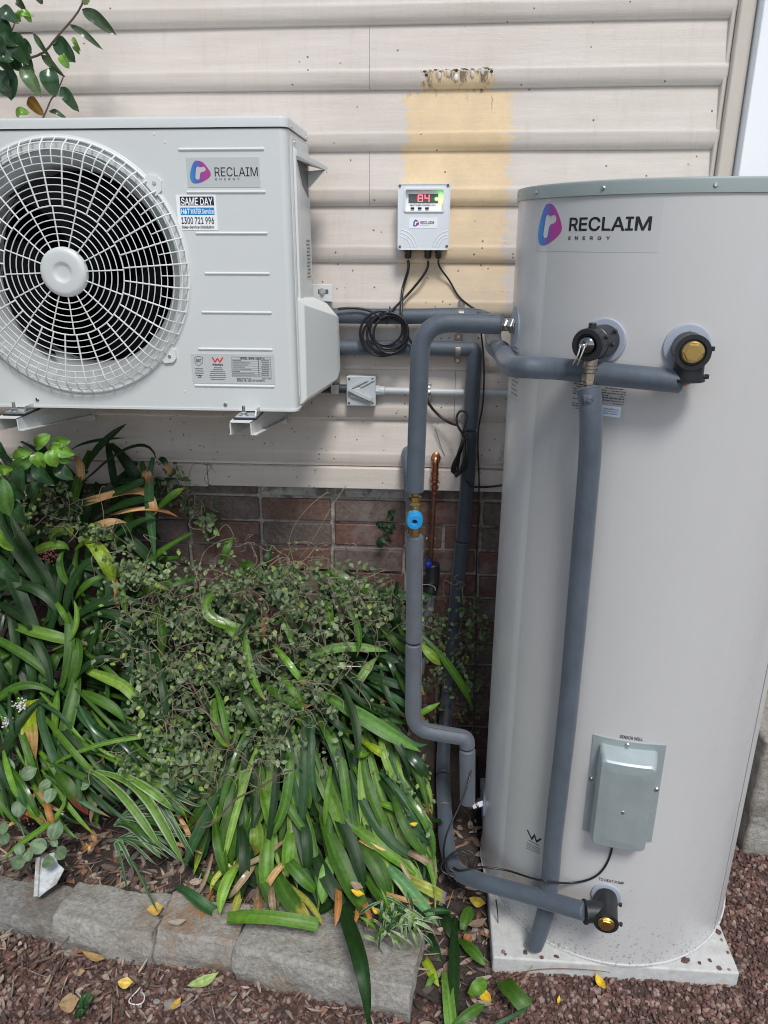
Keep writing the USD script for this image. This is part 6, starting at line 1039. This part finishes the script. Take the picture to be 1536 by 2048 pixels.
stem_thing('twig', 'bent brown twig with a pale end lying over the cascading leaves', [(400, 1655), (435, 1638), (470, 1600), (505, 1582), (540, 1562), (560, 1548), (586, 1541)], .0034, lambda y: float(bedY(y)) - .09, STEM, 'twig'); stem_thing('twig', 'reddish prickly dry flower stalk above the cascading clump', [(378, 1358), (400, 1400), (430, 1450), (470, 1500), (505, 1535), (518, 1570)], .0035, lambda y: float(bedY(y)) - .12, pbr('twig_red', (.085, .05, .042), .9, var=.4, scale=80), 'twig')
stem_thing('twig', 'short white stick lying by the strap leaves left of the lower riser', [(655, 1334), (690, 1333), (722, 1333)], .0022, -.42, pbr('twig_white', (.5, .48, .43), .8, var=.3, scale=80), 'twig'); stem_thing('twig', 'dark forked twig stuck to the boards under the isolator', [(870, 858), (876, 875), (882, 893), (890, 912)], .0014, -.02, STEM, 'twig')
stem_thing('twig', 'thin dry root trailing over the gravel in front of the slab', [(985, 1985), (1030, 1950), (1090, 1938), (1180, 1940), (1220, 1945)], .0016, lambda y: float(onz(1000, y, .02)[1]), pbr('root_red', (.16, .075, .05), .9, var=.3), 'twig'); stem_thing('twig', 'dry tendril lying on the gravel below the open drain pipe', [(1080, 1905), (1060, 1940), (1035, 1985), (1025, 2040)], .0012, lambda y: float(onz(1060, y, .03)[1]), STEM_PALE, 'twig')
stem_thing('twig', 'dark twig lying from the kerb crack onto the gravel at the left', [(150, 1862), (120, 1895), (90, 1930), (70, 1945)], .0018, lambda y: float(onz(110, y, .05)[1]), STEM, 'twig'); stem_thing('twig', 'black stick leaning on the slab corner beside the drain pipe', [(992, 1800), (995, 1822), (996, 1845)], .0022, -.72, BLACK, 'twig')

# ------------------------------------------------------------------ litter, fallen leaves, gravel
def litter_leaf(p, L, W, col, lift=.006):
    a = RNG.uniform(0, 2 * np.pi); d = V(math.cos(a), math.sin(a), RNG.normal(0, .22)); h = nrm(V(RNG.normal(0, .45), RNG.normal(0, .45) - .15, 1)); cur = RNG.uniform(-.25, .35)
    P = [p - d * L / 2 + V(0, 0, lift + cur * L * .3), p - d * L * .15 + V(0, 0, lift), p + d * L * .2 + V(0, 0, lift), p + d * L / 2 + V(0, 0, lift + cur * L * .35)]
    return ribbon(P, W, h, 'ovate', RNG.uniform(.05, .5), RNG.uniform(-.5, .5), np.array(col) * RNG.uniform(.7, 1.3), n=7, rnd=RNG.uniform(0, 6))
LB = [(.145, .10, .075), (.22, .17, .13), (.09, .062, .05), (.28, .225, .175), (.12, .092, .085), (.17, .088, .055), (.25, .205, .175), (.07, .05, .042)]
rows = []
for k in range(1700):
    x = RNG.uniform(-1.5, .17); s = RNG.beta(1.1, 2.3); y = kerb_y(x) + (.062 if x < -.487 else .145) + s * .45 if x < -.02 else RNG.uniform(kerb_y(x) - .02, -.35); z = float(soil_z(x, y)) if y > kerb_y(x) + .05 else (.12 if y > kerb_y(x) and x < -.04 else .01)
    rows.append(litter_leaf(V(x, y, z), RNG.uniform(.014, .055), RNG.uniform(.006, .02), LB[RNG.integers(8)]))
for k in range(420):
    x = RNG.uniform(-1.4, .2); y = kerb_y(x) - abs(RNG.normal(0, .09)) - .005; rows.append(litter_leaf(V(x, y, .012), RNG.uniform(.010, .036), RNG.uniform(.004, .014), LB[RNG.integers(8)]))
for k in range(420):   # needles and bark strips
    x = RNG.uniform(-1.5, .17); y = kerb_y(x) + (RNG.uniform(.09, .4) if RNG.random() < .7 else RNG.uniform(-.15, -.01)); z = (float(soil_z(x, y)) if y > kerb_y(x) + .05 else (.105 if y > kerb_y(x) and x < -.04 else .012)); rows.append(litter_leaf(V(x, y, z + .004), RNG.uniform(.03, .09), RNG.uniform(.0025, .006), LB[RNG.integers(7)]))
m, c = tojoin(rows); solo('leaf_litter', m, DRY, 'brown dead leaf litter covering the bed edge above the kerb', 'leaf litter', kind='stuff', smooth=True, col=c)
def fallen(label, px, z, L, W, col, ang, tip=None, group=None, mat=DRY, cur=.1):
    p = onz(px[0], px[1], z) if not isinstance(z, str) else at(px[0], px[1], float(bedY(px[1])) - .055); d = V(math.cos(ang), math.sin(ang) * .9, math.sin(ang) * .35 if isinstance(z, str) else 0); h = nrm(V(.1, -.35, 1))
    P = [p - d * L / 2 + V(0, 0, .006 + cur * L), p + V(0, 0, .005), p + d * L * .2 + V(0, 0, .006), p + d * L / 2 + V(0, 0, .008 + cur * L)]
    v, f, c = ribbon(P, W, h, 'ovate', .22, .1, col, tip, .85, n=14); return solo('fallen_leaf', trimesh.Trimesh(v, f, process=False), mat, label, 'fallen leaf', group, smooth=True, col=c)
YE, YO = (.62, .40, .02), (.50, .30, .04)
for a in (('yellow fallen leaf on the red gravel in front of the slab', (1200, 1968), .012, .047, .021, YE, 1.9), ('bright yellow fallen leaf left of the slab on the gravel near the bottom edge', (970, 1996), .014, .055, .026, YE, 2.0), ('small yellow leaf sliver on the gravel below the slab', (1117, 2004), .012, .024, .008, YE, 1.3), ('yellow fallen leaf hanging at the crack between kerb stones', (252, 1970), .05, .040, .026, (.60, .42, .08), .0), ('curled yellow leaf on the gravel beside grey chips below the kerb', (353, 2012), .014, .038, .018, YO, 1.2),
          ('golden curled leaf on the kerb top at the left', (312, 1822), .110, .045, .034, (.42, .27, .06), .3), ('crumpled yellow leaf left of the slab beside the pipe elbow', (955, 1808), .05, .05, .03, (.45, .33, .04), -.4), ('yellow leaf blade among the cascading strap leaves', (716, 1790), 'bed', .038, .016, YE, -.3), ('curled yellow petal shaped leaf on the striped tuft', (752, 1826), 'bed', .03, .012, YE, -.6), ('little yellow leaf beside the foot pipe', (828, 1652), 'bed', .022, .011, YE, .1),
          ('pale brown leaf lying on the strap leaves above a yellow one', (714, 1776), 'bed', .038, .02, (.26, .18, .13), -.4), ('big tan curled leaf on the gravel at the lower left', (140, 2010), .014, .05, .045, (.30, .20, .10), .4), ('tan leaf on the gravel right of the twig at the left', (160, 1948), .012, .032, .018, (.34, .23, .13), .1), ('long tan leaf lying against the kerb foot', (190, 1918), .025, .075, .018, (.30, .19, .07), -.25), ('yellow green spotted leaf on the gravel below the tan kerb stone', (408, 1966), .02, .085, .026, (.27, .36, .12), .6),
          ('dull brown leaf on the ground right of the kerb end', (896, 1940), .03, .045, .026, (.20, .13, .085), 1.4), ('brown leaf lying left of the slab corner', (955, 1850), .05, .06, .02, (.17, .11, .08), .5), ('orange brown leaf on the ground left of the slab', (935, 1880), .04, .03, .026, (.24, .10, .03), .9), ('white flake of dry leaf in front of the slab', (1010, 1970), .014, .02, .01, (.55, .50, .46), .6), ('grey leaf lying on the kerb top by the golden leaf', (355, 1848), .110, .05, .016, (.28, .24, .19), .2)): fallen(*a)
sh_ = thing('white_shard', 'broken white plastic shard lying in the leaf litter at the left', 'shard', at(95, 1745, -.73))
c = onz(98, 1748, .13); part(sh_, 'flat_piece', moved(extr(Polygon([(-.045, .04), (-.01, .055), (.015, .03), (.04, .02), (.035, -.02), (.012, -.045), (0, -.06), (-.02, -.02)]), .003), frame(c, nrm(V(-.1, -.55, .8)))), SHARD, 20); part(sh_, 'upturned_edge', moved(extr(Polygon([(-.052, .03), (-.042, .036), (.0, -.058), (-.010, -.062)]), .012), frame(c, nrm(V(-.1, -.55, .8)))), SHARD, 20)
gp = thing('wire_loop', 'small pale plastic loop lying on the gravel under the kerb crack', 'wire', onz(272, 2000, .01)); part(gp, 'loop', tube(spline([onz(x, y, .02) for x, y in ((280, 1975), (262, 1995), (258, 2004), (270, 2009), (284, 2006), (289, 1996), (284, 1985))], 26), .0016, 6), SPAL, True)
for lab, (x, y), s, mt in (('flat grey stone chip under the kerb beside the curled yellow leaf', (340, 2008), .017, 'c1'), ('pale square stone chip on the gravel by the plastic loop', (313, 2003), .009, 'c2'), ('round beige pebble below the dark kerb stone', (136, 1905), .013, 'c3'), ('red brick chip at the left edge of the gravel', (20, 1912), .017, 'c4'), ('small red brick chip below the left kerb stone', (48, 1990), .010, 'c5')):
    m = trimesh.creation.icosphere(2, s); m.vertices *= [1, .8, .5]; m.vertices += .3 * s * (meshkit.noise(m.vertices * 90, 3)[:, None] - .5) * nrm(V(1, 1, 1)); m.apply_translation(onz(x, y, .010)); solo('stone_chip', m, {'c4': BRICKS[0], 'c5': BRICKS[0], 'c3': STONE_TAN}.get(mt, STONE), lab, 'stone chip', smooth=25)
sd = veg('seedling', 'tiny dark green seedling growing in the gravel at the lower left', 'plant', (170, 2000), -1.0)
for k, (x, y) in enumerate(((165, 1985), (180, 1975), (160, 2000), (178, 2002), (168, 2020), (160, 2035), (185, 1990), (150, 2040))): cam_leaf(sd, (168, 2025 - k * 3), (x, y), 11, G_BLUE, -1.03, LEAF)

# gravel: pebbles of several shapes and tones
gi = UsdGeom.PointInstancer.Define(stage, '/World/gravel'); tag(gi.GetPrim(), 'reddish brown fine gravel in front of the kerb and round the slab', 'gravel', None, 'stuff')
tones = [(.14, .072, .056), (.10, .052, .042), (.18, .108, .085), (.085, .053, .046), (.24, .17, .14), (.13, .062, .049), (.11, .062, .05)]; protos = []
for k, tn in enumerate(tones):
    m = trimesh.creation.icosphere(1, .0047); r = np.random.default_rng(k); m.vertices *= r.uniform(.6, 1.25, 3) * [1, 1, .75]; m.vertices *= 1 + .5 * (r.random((len(m.vertices), 1)) - .5)
    put(f'/World/gravel/pebble_{k}' if k else '/World/gravel/pebble', m, pbr(f'pebble_tone_{k}', tn, .85, var=.45, scale=14), 25, np.zeros(3)); protos.append(Sdf.Path(f'/World/gravel/pebble_{k}' if k else '/World/gravel/pebble'))
N_ = 84000; gxy = np.stack([RNG.uniform(-1.45, 1.5, N_), RNG.uniform(-1.5, .0, N_)], 1); ky = kerb_y(gxy[:, 0])
ok = ((gxy[:, 1] < ky + .02) & (gxy[:, 0] < .0)) | ((gxy[:, 0] >= .0) & (gxy[:, 0] < .2) & (gxy[:, 1] < -.80 - .3 * RNG.random(N_) * (gxy[:, 0] < .12))) | ((gxy[:, 0] >= .2) & (gxy[:, 1] < -.82)) | ((gxy[:, 0] > .798))
ok &= ~((gxy[:, 0] > .98) & (gxy[:, 1] > -.36)); gxy = gxy[ok]; n = len(gxy); zz_ = .012 * (meshkit.fbm(np.c_[gxy * 7, np.zeros(n)], 3, 5) - .5) + RNG.uniform(.0005, .006, n)
sp_xy = np.stack([RNG.uniform(.19, .80, 26), -.820 + np.abs(RNG.normal(0, .012, 26))], 1); sp_xy[18:, 0] = .797 - np.abs(RNG.normal(0, .01, 8)); sp_xy[18:, 1] = RNG.uniform(-.81, -.6, 8); sp_xy = sp_xy[np.hypot(sp_xy[:, 0] - TX, sp_xy[:, 1] - TY) > TR + .008]
gxy = np.vstack([gxy, sp_xy]); zz_ = np.r_[zz_, np.full(len(sp_xy), .0525)]; n = len(gxy)
gi.CreatePrototypesRel().SetTargets(protos); gi.CreateProtoIndicesAttr(Vt.IntArray.FromNumpy(RNG.integers(0, len(protos), n).astype(np.int32))); gi.CreatePositionsAttr(Vt.Vec3fArray.FromNumpy(np.c_[gxy, zz_].astype(np.float32)))
q = RNG.normal(0, 1, (n, 4)); q /= np.linalg.norm(q, axis=1, keepdims=True); gi.CreateOrientationsAttr(Vt.QuathArray([Gf.Quath(*map(float, a)) for a in q])); sc_ = RNG.uniform(.5, 1.5, n) ** 1.3; gi.CreateScalesAttr(Vt.Vec3fArray.FromNumpy(np.repeat(sc_[:, None], 3, 1).astype(np.float32)))
